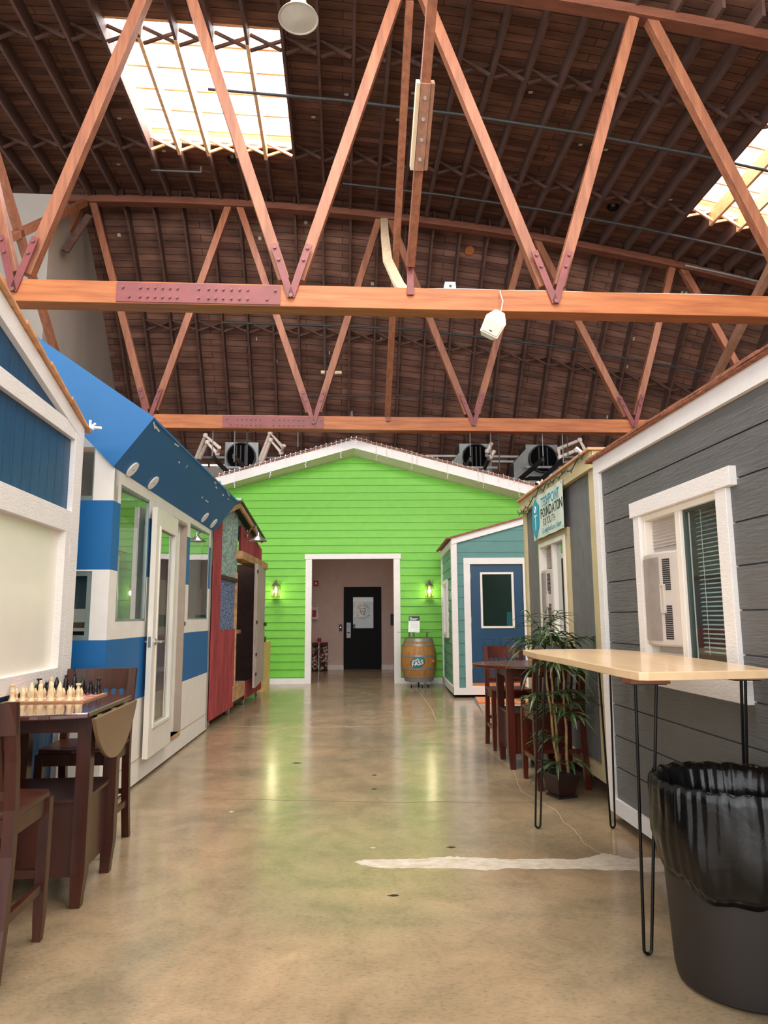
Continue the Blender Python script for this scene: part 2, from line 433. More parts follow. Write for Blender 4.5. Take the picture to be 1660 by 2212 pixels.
M['red_alarm'] = mat('alarm_red', (170, 22, 28), .4)
M['cabinet_white'] = mat('cabinet_white', (224, 214, 208), .4)
M['can_mix'] = mat('crushed_cans', (150, 134, 130), .45, .2, var=.5, vscale=(22, 22, 40), rgb2=(60, 44, 44), detail=2)
M['clearbag'] = mat('clear_bin_liner', (190, 170, 165), .3)
M['coir'] = mat('orange_coir_mat', (226, 140, 90), .9, var=.08, vscale=(40, 40, 40))
M['box_blue'] = mat('blue_carton', (40, 120, 180), .6)
M['door_wood'] = mat('threshold_oak', (206, 128, 66), .4, var=.1)
M['paint_floor'] = mat('worn_white_floor_paint', (212, 204, 190), .55, var=.25, vscale=(14, 22, 10), rgb2=(178, 160, 134), detail=8)
M['crack'] = mat('floor_crack', (96, 80, 60), .8)
M['scuff'] = mat('pale_scuff', (190, 172, 140), .6)
M['monitor'] = mat('monitor_back', (168, 178, 184), .35, .4)
M['paper'] = mat('paper', (104, 98, 84), .7, var=.03)
M['teal_dark'] = mat('teal_poster', (40, 130, 140), .5)
M['tag'] = mat('pale_tag', (196, 190, 172), .6, var=.05)

def text_part(txt, size, mtl, parent, name='lettering', loc=(0, 0, 0), rot=(pi/2, 0, 0), ext=.002, sx=1., fn=None, align='CENTER', bold=0., mirror=False, shear=0.):
    """lettering as real mesh, laid out in the frame of its parent"""
    cu = bpy.data.curves.new('txt', 'FONT'); cu.body = txt; cu.size = size; cu.extrude = ext; cu.align_x = align; cu.align_y = 'CENTER'
    cu.offset = bold; cu.shear = shear; cu.resolution_u = 3
    to = bpy.data.objects.new('txt', cu); COL.objects.link(to)
    bpy.context.view_layer.update()
    dg = bpy.context.evaluated_depsgraph_get()
    me = bpy.data.meshes.new_from_object(to.evaluated_get(dg))
    bpy.data.objects.remove(to); bpy.data.curves.remove(cu)
    base = INFO[parent.name][1]
    mm = Matrix.Translation(Vector(loc) - Vector(base)) @ (Matrix.Rotation(rot[2], 4, 'Z') @ Matrix.Rotation(rot[1], 4, 'Y') @ Matrix.Rotation(rot[0], 4, 'X'))
    for v in me.vertices:
        co = v.co.copy(); co.x *= sx * (-1 if mirror else 1)
        co = mm @ co
        if fn: co = Vector(fn(co + Vector(base))) - Vector(base)
        v.co = co
    me.materials.clear(); me.materials.append(mtl); me.name = name
    o = bpy.data.objects.new(name, me); COL.objects.link(o); o.parent = parent
    INFO[o.name] = INFO[parent.name]
    return o

def cells(rect, holes):
    """split rect (a0,a1,b0,b1) around holes -> rects"""
    a0, a1, b0, b1 = rect
    A = sorted({a0, a1, *[h[0] for h in holes if a0 < h[0] < a1], *[h[1] for h in holes if a0 < h[1] < a1]})
    B = sorted({b0, b1, *[h[2] for h in holes if b0 < h[2] < b1], *[h[3] for h in holes if b0 < h[3] < b1]})
    out = []
    for i in range(len(A)-1):
        for j in range(len(B)-1):
            ca, cb = (A[i]+A[i+1])/2, (B[j]+B[j+1])/2
            if not any(h[0] < ca < h[1] and h[2] < cb < h[3] for h in holes): out.append((A[i], A[i+1], B[j], B[j+1]))
    return out

# ================================================================== SETTING
# ---- floor
fl = MB().box(-16, 16, -10, 24, -.2, 0)
floor = struct_mesh(fl, 'floor', M['floor'])
INFO[floor.name] = (WF, (0, 0, 0))
def floor_px(pts, z=0.0): return [WF.at(x, y, 'z', z) for x, y in pts]
upper = [(766,1862),(790,1857),(850,1857),(905,1856),(950,1852),(975,1850),(1010,1853),(1060,1854),(1105,1857),(1150,1856),(1200,1855),(1245,1857),(1280,1850),(1305,1843),(1330,1848),(1365,1856),(1400,1852),(1440,1855)]
lower = [(1440,1884),(1400,1884),(1365,1879),(1310,1880),(1260,1877),(1200,1877),(1150,1877),(1100,1875),(1050,1881),(1010,1877),(960,1876),(900,1874),(850,1876),(800,1872),(780,1868)]
def jag(pts, s=1.2):
    out = []
    for i, (x, y) in enumerate(pts):
        out.append((x, y))
        if i < len(pts)-1:
            X2, Y2 = pts[i+1]
            for k in range(1, 5):
                t = k/5; out.append((x + (X2-x)*t, y + (Y2-y)*t + random.uniform(-s, s)))
    return out
pp = floor_px(jag(upper) + jag(lower))
MB().prism([(p.x, p.y) for p in pp], 'z', -.01, .0012).build('painted_stripe', M['paint_floor'], floor)
def crack(pts, w=.003, name='floor_crack', mtl='crack', h=.0008):
    q = floor_px(pts); out = MB(); L_ = []; R_ = []
    fine = []
    for i in range(len(q)-1):
        n = 6
        for k in range(n):
            t = k/n; p = q[i].lerp(q[i+1], t); fine.append(p + Vector((random.uniform(-1, 1), random.uniform(-1, 1), 0)) * .006)
    fine.append(q[-1])
    for i in range(len(fine)-1):
        d = (fine[i+1]-fine[i]).normalized(); s = Vector((-d.y, d.x, 0)) * w/2
        a, b = fine[i], fine[i+1]
        out.hexa([a-s, a+s, b+s, b-s], [p + Vector((0, 0, h)) for p in (a-s, a+s, b+s, b-s)])
    out.build(name, M[mtl], floor)
crack([(440,1725),(600,1728),(740,1731),(860,1734),(960,1732),(1060,1735),(1150,1733),(1165,1740)], .005)
crack([(430,1567),(560,1570),(700,1571),(830,1568),(960,1567),(1040,1568)], .006, 'pale_floor_joint', 'scuff')
crack([(1050,1617),(1080,1640),(1112,1665),(1118,1690),(1128,1710),(1150,1722),(1180,1738),(1205,1752),(1218,1775),(1240,1790),(1262,1822),(1285,1835),(1310,1850)], .003, 'pale_floor_crack', 'scuff')
crack([(900,1490),(915,1505),(925,1520),(932,1530),(945,1560)], .006, 'pale_floor_crack', 'scuff')
crack([(570,1487),(555,1497),(520,1510)], .01, 'pale_floor_joint', 'scuff')
crack([(1020,1507),(1035,1530),(1046,1545)], .006, 'pale_floor_joint', 'scuff')
for (x, y, w, h, mt) in ((641,1648,24,2.6,'black'),(809,1674,14,2,'duct_dark'),(809,1704,14,2,'duct_dark'),(850,1934,26,5,'duct_dark'),(806,1831,16,3,'scuff'),(500,1753,12,3,'scuff'),(975,1830,22,3,'duct_dark')):
    pts = floor_px([(x + w/2*cos(2*pi*k/14)*random.uniform(.7, 1.1), y + h/2*sin(2*pi*k/14)*random.uniform(.7, 1.1) + (k % 5)*.2) for k in range(14)])
    MB().prism([(p.x, p.y) for p in pts], 'z', -.005, .0009).build('floor_mark', M[mt], floor)

# ---- roof (barrel along the hall, curving down at the far end)
zc = lambda a: 9.95 - .0094*(a + 3.8)**2
def hip(d):
    if d < 14.1: return 0.
    pts = [(14.1, 0), (14.6, .22), (15.1, .68), (15.65, 1.25), (16.4, 2.18), (17.1, 3.1), (17.9, 4.2), (18.4, 5.0)]
    for (d0, h0), (d1, h1) in zip(pts, pts[1:]):
        if d <= d1: return h0 + (h1-h0)*(d-d0)/(d1-d0)
    return 5.0
RA0, RS = -3.62, .541
SKY = [(-3.60, -.93, 9.72, 12.5), (6.68, 9.35, 9.65, 12.5)]
zdeck = lambda a, d: zc(a) + .38 - hip(d)
As = sorted({*[i*.8 for i in range(-19, 19)], *[s[0] for s in SKY], *[s[1] for s in SKY]})
Ds = sorted({-9.5, -6, -3, 0, 3, 6, 8.28, 9.72, 9.65, 12.5, 14.1, 14.35, 14.6, 14.85, 15.1, 15.4, 15.65, 16.0, 16.4, 16.75, 17.1, 17.5, 17.9, 18.4})
deck = MB(); deck.uv = []
ceiling = structure('ceiling', HALL)
arc = {}; s_ = 0
for i, d in enumerate(Ds):
    if i: s_ += sqrt((d-Ds[i-1])**2 + (hip(d)-hip(Ds[i-1]))**2)
    arc[d] = s_
rear_holes = [(-5, 0, -6, -1), (1.5, 6.5, -6, -1)]
for i in range(len(As)-1):
    for j in range(len(Ds)-1):
        a0, a1, d0, d1 = As[i], As[i+1], Ds[j], Ds[j+1]
        ca, cd = (a0+a1)/2, (d0+d1)/2
        if any(h[0] < ca < h[1] and h[2] < cd < h[3] for h in SKY): continue
        n = len(deck.v)
        for a, d in ((a0, d0), (a1, d0), (a1, d1), (a0, d1)):
            deck.v.append((a, d, zdeck(a, d))); deck.uv.append((a, arc[d]))
        deck.f.append((n, n+1, n+2, n+3))
dk = deck.build('roof_deck', M['deck'], ceiling)
so = dk.modifiers.new('solid', 'SOLIDIFY'); so.thickness = .04; so.offset = 0
raf = [RA0 + RS*k for k in range(-12, 27)]
for k, a in enumerate(raf):
    mb = MB(); h0 = .28; w = .045
    zt = lambda d: zdeck(a, d) - .02
    ds = [8.0, 14.02] if k >= 2 else [8.0, 13.1]
    mb.hexa([(a-w/2, ds[0], zt(8)-h0), (a+w/2, ds[0], zt(8)-h0), (a+w/2, ds[0], zt(8)), (a-w/2, ds[0], zt(8))],
            [(a-w/2, ds[1], zt(8)-h0), (a+w/2, ds[1], zt(8)-h0), (a+w/2, ds[1], zt(8)), (a-w/2, ds[1], zt(8))])
    mb.build('rafter', M['rafter'], ceiling)
for k in range(-3, 24):      # rafters of the sloping end bay
    a = RA0 + .2 + .6*k; mb = MB(); w = .045; dl = [14.05, 14.35, 14.6, 15.1, 15.65, 16.4, 17.1, 17.9, 18.3]
    if a < -5.3: continue
    for d0, d1 in zip(dl, dl[1:]):
        z0, z1 = zdeck(a, d0)-.02, zdeck(a, d1)-.02
        e = .0 if d0 < 14.1 else .12; e1 = .12
        mb.hexa([(a-w/2, d0-e, z0-.26), (a+w/2, d0-e, z0-.26), (a+w/2, d0, z0), (a-w/2, d0, z0)],
                [(a-w/2, d1-e1, z1-.26), (a+w/2, d1-e1, z1-.26), (a+w/2, d1, z1), (a-w/2, d1, z1)])
    mb.build('rafter', M['rafter'], ceiling)
def xbrace(a0, a1, d, zf, name='cross_bracing', mtl='rafter'):
    mb = MB(); z0t, z1t = zf(a0)-.04, zf(a1)-.04
    mb.beam((a0+.03, d-.03, z0t), (a1-.03, d-.03, z1t-.22), .045, .035, (0, 1, 0))
    mb.beam((a0+.03, d+.03, z0t-.22), (a1-.03, d+.03, z1t), .045, .035, (0, 1, 0))
    return mb.build(name, M[mtl], ceiling)
for d in (9.85, 12.38):
    for k in range(-5, 24):
        a0, a1 = RA0+RS*k, RA0+RS*(k+1)
        inside = any(s[0]-.1 < (a0+a1)/2 < s[1]+.1 for s in SKY)
        xbrace(a0, a1, d, lambda a: zdeck(a, 10)-.01, mtl='skywood' if (inside and d > 11) else 'rafter')  # daylight on the bracing by the openings put into its paler colour
for k in range(-2, 21):
    a0, a1 = RA0+.2+.6*k, RA0+.2+.6*(k+1)
    if a0 < -5.3: continue
    xbrace(a0, a1, 16.15, lambda a: zdeck(a, 16.25)-.01)
# skylights
for si, (a0, a1, d0, d1) in enumerate(SKY):
    wn = structure('window_%d' % (si+1), HALL, (a0, d0, zdeck(a0, 10)))
    z0, z1 = zdeck(a0, 10)-.02, zdeck(a1, 10)-.02
    cb = MB(); H_ = .42
    for (p, q) in (((a0, d0), (a1, d0)), ((a1, d0), (a1, d1)), ((a1, d1), (a0, d1)), ((a0, d1), (a0, d0))):
        zp = zdeck(p[0], 10)-.02; zq = zdeck(q[0], 10)-.02
        dx, dy = q[0]-p[0], q[1]-p[1]; l = sqrt(dx*dx+dy*dy); nx, ny = dy/l*.04, -dx/l*.04
        cb.hexa([(p[0], p[1], zp), (q[0], q[1], zq), (q[0]+nx, q[1]+ny, zq), (p[0]+nx, p[1]+ny, zp)],
                [(p[0], p[1], zp+H_), (q[0], q[1], zq+H_), (q[0]+nx, q[1]+ny, zq+H_), (p[0]+nx, p[1]+ny, zp+H_)])
    cb.build('window_curb', M['skywood'], wn)
    for k in range(6):
        d = d0 + .12 + k*(d1-d0-.2)/5
        s2 = MB().hexa([(a0, d-.02, z0+.2), (a1, d-.02, z1+.2), (a1, d+.02, z1+.2), (a0, d+.02, z0+.2)],
                       [(a0, d-.02, z0+.34), (a1, d-.02, z1+.34), (a1, d+.02, z1+.34), (a0, d+.02, z0+.34)])
        s2.build('slat', M['skywood'], wn)
    gp = MB().hexa([(a0, d0, z0+H_), (a1, d0, z1+H_), (a1, d1, z1+H_), (a0, d1, z0+H_)],
                   [(a0, d0, z0+H_+.01), (a1, d0, z1+H_+.01), (a1, d1, z1+H_+.01), (a0, d1, z0+H_+.01)])
    gp.build('pane', M['acrylic'], wn)
    for k in range(1, 5):    # pale sleeves over the rafters, the daylight on them put into the colour
        a = RA0 + RS*(k + (0 if si == 0 else 19))
        zt = zdeck(a, 10)
        MB().box(a-.028, a+.028, d0+.02, d1-.02, zt-.31, zt-.025).build('skylit_rafter', M['skywood'], wn)

# ---- walls of the hall
AL = -5.6
wl = MB()
wl.add([(AL, 13.1, 0), (AL, 18.6, 0), (AL, 18.6, 5.2)] + [(AL, d, zdeck(AL, d)+.02) for d in (17.9, 17.1, 16.4, 15.65, 15.1, 14.6)] + [(AL, 13.1, 9.46)], [tuple(range(10))])
wo = struct_mesh(wl, 'wall_left', M['drywall'], HALL, (AL, 13.1, 0)); sm = wo.modifiers.new('s', 'SOLIDIFY'); sm.thickness = .1
wr = MB(); aa = [AL, -6.5, -7.5, -9, -11]
wr.add([(-11, 13.1, 0), (AL, 13.1, 0)] + [(a, 13.1, 9.46) for a in aa], [tuple(range(7))])
wo = struct_mesh(wr, 'wall_left_return', M['drywall'], HALL, (AL, 13.1, 0)); sm = wo.modifiers.new('s', 'SOLIDIFY'); sm.thickness = .1; sm.offset = 1
HB = [(-1.2, 1.9, -1, 2.9)]     # the hallway passes through the end wall
bw = MB()
for a0, a1, z0, z1 in cells((-5.6, 14.5, 0, 5.25), [(-2.0, 2.6, -1, 3.1)]): bw.box(a0, a1, 18.25, 18.4, z0, z1)
struct_mesh(bw, 'wall_back', M['drywall'], HALL, (0, 18.25, 0))
struct_mesh(MB().box(13.6, 13.75, -9, 18.4, 0, 8), 'wall_right', M['drywall'], HALL, (13.6, 0, 0))

# ================================================================== TRUSSES
def truss(label, d, plate_a, vxs, tops, posts):
    t = thing('timber_truss', label, 'roof truss', HALL, (0, d, 5.08))
    zb, ztp = 5.085, 5.365
    MB().box(-10.5, 13.4, d-.085, d+.16, zb, ztp).build('bottom_chord', M['timber_x'], t, bevel=.008)
    tc = MB()
    seg = [-10.5 + i*1.2 for i in range(20)]
    for a0, a1 in zip(seg, seg[1:]):
        tc.hexa([(a0, d-.085, zc(a0)-.04), (a0, d+.1, zc(a0)-.04), (a0, d+.1, zc(a0)+.1), (a0, d-.085, zc(a0)+.1)],
                [(a1, d-.085, zc(a1)-.04), (a1, d+.1, zc(a1)-.04), (a1, d+.1, zc(a1)+.1), (a1, d-.085, zc(a1)+.1)])
    tc.build('top_chord', M['timber_dark'], t)
    for i, av in enumerate(vxs):
        for s in (-1, 1):
            tops_s = [x for x in tops if (x - av)*s > 0]
            if not tops_s: continue
            at_ = min(tops_s, key=lambda x: abs(x-av))
            p = Vector((av, d+.03, 5.18)); q = Vector((at_ - s*.12, d+.03, zc(at_)-.02)); u = (q-p).normalized()
            MB().beam(p + u*.30, q, .14, .13, (0, 1, 0)).build('web_timber', M['timber'], t, bevel=.006)
            br = MB().beam((av, d-.105, 5.2), Vector((av, d-.105, 5.2)) + u*.72, .085, .02, (0, 1, 0))
            b = br.build('strap', M['steel_red'], t)
            bl = MB()
            for l in (.5, .66):
                c = Vector((av, d-.115, 5.2)) + u*l; bl.disc(c, (0, -1, 0), .02, .022, 8)
            if s > 0: bl.disc((av, d-.115, 5.21), (0, -1, 0), .026, .03, 8)
            bl.build_each('bolt', M['bolt'], b)
    pl = MB().box(plate_a[0], plate_a[1], d-.1, d-.084, 5.1, 5.345).build('splice_plate', M['steel_red'], t)
    n = 0; L_ = plate_a[1]-plate_a[0]
    bt = MB()
    for row, z in ((0, 5.275), (1, 5.16)):
        xs = [.04, .145, .19, .235, .28, .325, .37, .5, .56, .605, .65, .70, .75, .80, .97] if row == 0 else [.08, .145, .19, .235, .28, .325, .37, .5, .56, .605, .65, .70, .75, .80, .92]
        for x in xs: bt.disc((plate_a[0] + L_*x, d-.098, z), (0, -1, 0), .014, .024, 8)
    bt.build_each('bolt', M['bolt'], pl)
    for a in posts:
        MB().box(a-.04, a+.04, d-.12, d-.086, 5.26, 5.62).build('post_bracket', M['steel_red'], t)
    return t
TOPS = [-8.5, -5.3, -2.28, .9, 4.05, 7.25, 10.3]
t1 = truss('big orange timber roof truss nearest the camera, beam across the whole picture', 8.285, (-2.70, -.75), [-7.2, -3.9, -.62, 2.65, 5.95, 9.1], TOPS, [.84])
t2 = truss('second timber roof truss, seen smaller above the lime green gable', 13.98, (-2.37, -.36), [-7.2, -3.82, -.56, 2.69, 6.05, 9.1], TOPS, [.94])
def brace(label, p, q, w, h, mtl, name='diagonal_brace', side=(1, 0, 0)):
    t = thing(name, label, 'timber brace', HALL, tuple(p))
    MB().beam(p, q, w, h, side).build('timber', M[mtl], t, bevel=.005)
    return t
brace('long orange brace from far beam centre up to near truss top', (.93, 13.9, 5.4), (.9, 8.45, zc(.9)-.12), .13, .11, 'timber')
b1 = brace('long spliced brace rising from near beam centre towards the camera', (.84, 8.12, 5.62), (.88, 2.7, 9.7), .11, .10, 'timber')
dv = (Vector((.88, 2.7, 9.7)) - Vector((.84, 8.12, 5.62))).normalized()
for s in (-1, 1):
    pc = Vector((.84, 8.12, 5.62)) + dv*1.13 + Vector((s*.075, 0, 0))
    MB().beam(pc, pc + dv*.85, .14, .04, (1, 0, 0)).build('splice_board', M['timber_pale' if s < 0 else 'timber_grey'], b1)
pc = Vector((.84, 8.12, 5.62)) + dv*1.13; nn = dv.cross(Vector((1, 0, 0))).normalized()
if nn.y > 0: nn = -nn
bb = MB()
fb = MB().beam(pc + nn*.07, pc + nn*.07 + dv*.85, .035, .1, (1, 0, 0)); 
sp = fb.build('splice_board', M['timber_grey'], b1)
for k in range(4): bb.disc(pc + nn*.085 + dv*(.12 + .2*k), nn, .018, .015, 10)
bb.build_each('bolt', M['bolt_pale'], b1)
pts = [Vector((.82, 8.4, 5.37)), Vector((.80, 9.4, 6.0)), Vector((.74, 10.8, 7.1)), Vector((.80, 12.4, 8.45)), Vector((.88, 13.85, zc(.9)-.1))]
mb = MB()
for p, q in zip(pts, pts[1:]): mb.beam(p, q + (q-p).normalized()*.03, .05, .15, (1, 0, 0))
pb = thing('bent_brace', 'bowed pale new board running from near beam back to far truss', 'timber brace', HALL, tuple(pts[0]))
mb.build('board', M['timber_pale'], pb)
brace('brown brace with bolted splice rising at the right edge', (7.35, 13.9, 5.4), (7.25, 8.4, zc(7.25)-.1), .14, .12, 'timber_grey')
brace('orange brace crossing the left edge behind the near beam', (-5.3, 13.9, 5.4), (-5.3, 8.45, zc(-5.3)-.1), .13, .12, 'timber')
brace('pale topped brace crossing behind the left edge timbers', (-5.3, 8.45, 5.35), (-5.3, 13.85, zc(-5.3)-.1), .12, .12, 'timber')
brace('dark short brace hanging in front of the left white wall', (-5.1, 13.6, 9.4), (-5.45, 13.4, 8.5), .14, .05, 'rafter', name='short_brace', side=(0, 1, 0))

# ================================================================== roof services
def pipe(label, pts, r, mtl='pipe', name='ceiling_pipe', cat='pipe', fr=HALL, drops=()):
    t = thing(name, label, cat, fr, tuple(pts[0]))
    MB().tube(pts, r, 8).build('tube', M[mtl], t, smooth=True)
    for p, q in drops: MB().tube([p, q], r*.8, 6).build('drop', M[mtl], t)
    return t
zu = lambda a: zc(a) - .02
pipe('dark sprinkler pipe crossing under the rafters, upper row', [(a, 10.6, zu(a)) for a in (-2.2, 0, 2, 4, 6, 8, 11)], .025)
pipe('thin sprinkler pipe crossing under the rafters, lower row', [(a, 12.9, zu(a)+.02) for a in (0, 2, 4, 6, 8, 10, 11)], .022)
pipe('short sprinkler pipe stub below the left skylight', [(a, 12.85, zu(a)) for a in (-3.7, -2.9, -2.75)] + [(-2.75, 12.85, zu(-2.8)+.12)], .02)
HP = lambda x, y, d: tuple(HALL.at(x, y, 'y', d))
pipe('dark pipe hung across the sloping end bay behind the near beam', [HP(480,697,15.2), HP(700,703,15.2), HP(900,712,15.2), HP(1200,748,15.2), HP(1530,805,15.2)], .028,
     drops=[(HP(702,703,15.2), HP(704,815,15.2))])
pipe('lowest thin pipe across the end bay above the far beam', [HP(640,855,15.6), HP(1000,855,15.6), HP(1100,857,15.6)], .02)
pipe('bright steel conduit at the right edge behind the near beam', [HP(1480,573,13.6), HP(1560,590,13.6), HP(1680,618,13.6)], .03, 'strut')
hb = thing('high_bay_lamp', 'round white high bay lamp at the top edge of the picture', 'ceiling lamp', HALL, HP(645, 35, 8.0))
c = Vector(HP(645, 38, 8.0))
MB().lathe([(.02, .30), (.09, .28), (.11, .16), (.16, .10), (.245, .0), (.255, -.02), (.24, -.02), (.15, .07), (.03, .09)], 32, c).build('lamp_shade', M['lampshade'], hb, smooth=True)
MB().lathe([(.0, .02), (.235, .0), (.235, -.012), (.0, -.03)], 32, c).build('lens', M['lampshade'], hb, smooth=True)
MB().tube([c + Vector((0, 0, .3)), c + Vector((0, 0, 1.2))], .012, 6).build('hanger', M['strut'], hb)
# speaker
sc_ = Vector(HP(1066, 703, 7.98)); spk = thing('hanging_speaker', 'white wedge loudspeaker tilted below the near beam', 'loudspeaker', HALL, tuple(sc_))
def rotpts(poly, ang, c_, d0, d1):
    out = []
    for dd in (d0, d1):
        out.append([(c_.x + x*cos(ang) - z*sin(ang), c_.y + dd, c_.z + x*sin(ang) + z*cos(ang)) for x, z in poly])
    return out
ang = R(-27)
front = [(-.115, -.17), (.115, -.17), (.135, .05), (.06, .17), (-.06, .17), (-.135, .05)]
back = [(-.08, -.12), (.08, -.12), (.09, .05), (.04, .13), (-.04, .13), (-.09, .05)]
a_, _ = rotpts(front, ang, sc_, -.08, 0); b_, _ = rotpts(back, ang, sc_, .13, 0)
mb = MB(); n = 6
mb.add(a_ + b_, [tuple(range(n)), tuple(range(n, 2*n))] + [(i, (i+1) % n, n+(i+1) % n, n+i) for i in range(n)])
mb.build('speaker_body', M['speaker'], spk, bevel=.012)
gp, _ = rotpts([(-.098, -.155), (.098, -.155), (.115, .01), (-.115, .01)], ang, sc_, -.094, 0); g2, _ = rotpts([(-.098, -.155), (.098, -.155), (.115, .01), (-.115, .01)], ang, sc_, -.078, 0)
MB().hexa(gp, g2).build('grille', M['speaker_grill'], spk, bevel=.006)
bp_, _ = rotpts([(-.018, -.128), (.018, -.128), (.018, -.113), (-.018, -.113)], ang, sc_, -.099, 0); b2_, _ = rotpts([(-.018, -.128), (.018, -.128), (.018, -.113), (-.018, -.113)], ang, sc_, -.09, 0)
MB().hexa(bp_, b2_).build('badge', M['black'], spk)
MB().tube([HP(1083,672,7.98), HP(1087,650,8.12), HP(1081,632,8.16), HP(1081,628,8.2)], .006, 6).build('cable', M['wire'], spk)
pipe('thin white cable lying along the top of the near beam', [(a, 8.24, 5.372 + .012*abs(sin(a*3))) for a in (.7, 1.0, 1.5, 2.0, 2.6, 3.2, 4.0, 4.6, 5.2)], .006, 'wire', 'beam_cable', 'cable')
jb = Vector(HP(970, 626, 8.285)); jb.z = 5.366
e = thing('junction_box', 'small pale metal box sitting on top of the near beam', 'junction box', HALL, tuple(jb))
MB().prism([(jb.x-.075, jb.z), (jb.x+.085, jb.z), (jb.x+.075, jb.z+.10), (jb.x-.055, jb.z+.10)], 'y', jb.y-.06, jb.y+.04).build('box', M['alu'], e)
MB().disc((jb.x+.012, jb.y-.058, jb.z+.045), (0, -1, 0), .017, .006, 14).build('lens', M['black'], e)
jb = Vector(HP(760, 895, 13.98)); jb.z = 5.366
solo(MB().box(jb.x-.03, jb.x+.03, jb.y-.05, jb.y+.02, jb.z, jb.z+.05).box(jb.x-.022, jb.x+.022, jb.y-.04, jb.y+.02, jb.z+.05, jb.z+.12), 'beam_camera', M['black'], 'tiny black device standing on the far beam', 'camera', HALL, tuple(jb))
rp = Vector(HP(1015, 560, 14.75)); rp.z = zdeck(rp.x, 14.75) - .05
solo(MB().tube([rp, rp + Vector((0, -.02, -.03))], .105, 18), 'round_patch', M['timber_x'], 'round pale orange wood patch on the dark roof planks', 'wood patch', HALL, tuple(rp))
for lbl, (x, y, d) in (('small black round fixture on planks right of centre', (1327, 487, 12.9)), ('small black round fixture on planks below the left skylight', (503, 382, 12.9))):
    p = Vector(HP(x, y, d)); p.z = zdeck(p.x, 10) - .03; 
    g = thing('roof_vent', lbl, 'vent', HALL, tuple(p))
    MB().lathe([(.0, -.06), (.09, -.06), (.12, .0), (.0, .0)], 18, p).build('body', M['black'], g)
wbx = Vector(HP(716, 805, 15.9))
solo(MB().box(wbx.x-.24, wbx.x+.24, wbx.y-.05, wbx.y+.05, wbx.z-.04, wbx.z+.03), 'white_batten', M['timber_pale'], 'short white batten fixed under the end bay rafters', 'batten', HALL, tuple(wbx))
# pale inspection tags nailed on the deck
tags = MB()
for i in range(70):
    a = random.uniform(-5, 11); d = random.uniform(8.6, 17)
    if any(s[0]-.2 < a < s[1]+.2 and s[2]-.3 < d < s[3]+.2 for s in SKY): continue
    z = zdeck(a, d) - .028; sl = (hip(d+.05)-hip(d))/.05
    w, h = .035, .025
    tags.hexa([(a-w, d-h, z+h*sl), (a+w, d-h, z+h*sl), (a+w, d+h, z-h*sl), (a-w, d+h, z-h*sl)], [(a-w, d-h, z+h*sl-.006), (a+w, d-h, z+h*sl-.006), (a+w, d+h, z-h*sl-.006), (a-w, d+h, z-h*sl-.006)])
tg = tags.build('inspection_tag', M['tag'], ceiling); tg['kind'] = 'stuff'

# ---- equipment on the platform behind the green gable
def condenser(label, px, py, w=.78, skew=0):
    c_ = Vector(HP(px, py, 16.2)); t = thing('duct_fan_unit', label, 'air unit', HALL, (c_.x, c_.y, c_.z-.42))
    bd = MB().box(c_.x-w/2, c_.x+w/2, c_.y, c_.y+.7, c_.z-.42, c_.z+.36).build('casing', M['duct'], t, bevel=.01)
    MB().tube([(c_.x-skew*.05, c_.y-.10, c_.z), (c_.x-skew*.05, c_.y+.02, c_.z)], .34, 28).build('fan_collar', M['duct_dark'], t, smooth=True)
    MB().tube([(c_.x-skew*.05, c_.y-.104, c_.z), (c_.x-skew*.05, c_.y-.10, c_.z)], .31, 28).build('fan_opening', M['void'], t)  # solid disc, coloured near black for the shade inside the collar
    bl = MB()
    for k in range(3): bl.box(c_.x-.12+k*.1, c_.x-.09+k*.1, c_.y-.112, c_.y-.105, c_.z-.26, c_.z+.26)
    bl.build('blade', M['duct_dark'], t)
    return t
condenser('round fronted air unit above the left slope of the green gable', 522, 988)
condenser('round fronted air unit nearer the gable ridge on the right slope', 1028, 990)
condenser('round fronted air unit farthest right behind the tan hut eave', 1172, 992)
for lbl, pts in (('sloping duct panel left of the inner right air unit', [(968,1010),(1000,968),(1000,1015),(968,1030)]), ('big dark sloping duct panel left of the outer right air unit', [(1110,1000),(1140,966),(1142,1030),(1112,1040)])):
    q = [Vector(HP(x, y, 16.1)) for x, y in pts]
    solo(MB().hexa(q, [v + Vector((0, .5, 0)) for v in q]), 'sheet_metal_duct', M['duct'], lbl, 'duct', HALL, tuple(q[0]))
def pvc(label, pts, off):
    t = thing('pvc_pipe', label, 'pipe', HALL, HP(pts[0][0], pts[0][1], 15.9))
    MB().tube([HP(x, y, d) for x, y, d in pts], .045, 12).build('pipe_run', M['pvc'], t, smooth=True)
    el = MB()
    for x, y, d in pts[1:-1]:
        cc = Vector(HP(x, y, d)); el.lathe([(.0, -.06), (.05, -.045), (.062, 0), (.05, .045), (0, .06)], 12, cc)
    el.build_each('elbow', M['pvc'], t, smooth=True)
pvc('outer white plastic pipe loop behind the blue hut edge', [(424,990,16.3),(444,941,16),(475,968,16)], 0)
pvc('inner white plastic pipe loop behind the blue hut edge', [(432,990,16.3),(448,956,16),(470,980,16),(474,966,15.8)], 0)
pvc('outer white plastic pipe loop left of the gable ridge', [(558,1002,16.3),(584,935,16),(613,968,16)], 0)
pvc('inner white plastic pipe loop left of the gable ridge', [(565,1004,16.3),(585,951,16),(608,978,16),(614,962,15.8)], 0)
pvc('short upright white pipe beside the inner right air unit', [(1050,1000,16.3),(1053,975,16),(1063,957,16)], 0)
pvc('lower upright white pipe beside the inner right air unit', [(1056,1000,16.3),(1060,988,16),(1069,974,16)], 0)
pvc('outer white plastic pipe loop right of the outer air unit', [(1206,970,16.2),(1253,951,15.8),(1266,975,15.8)], 0)
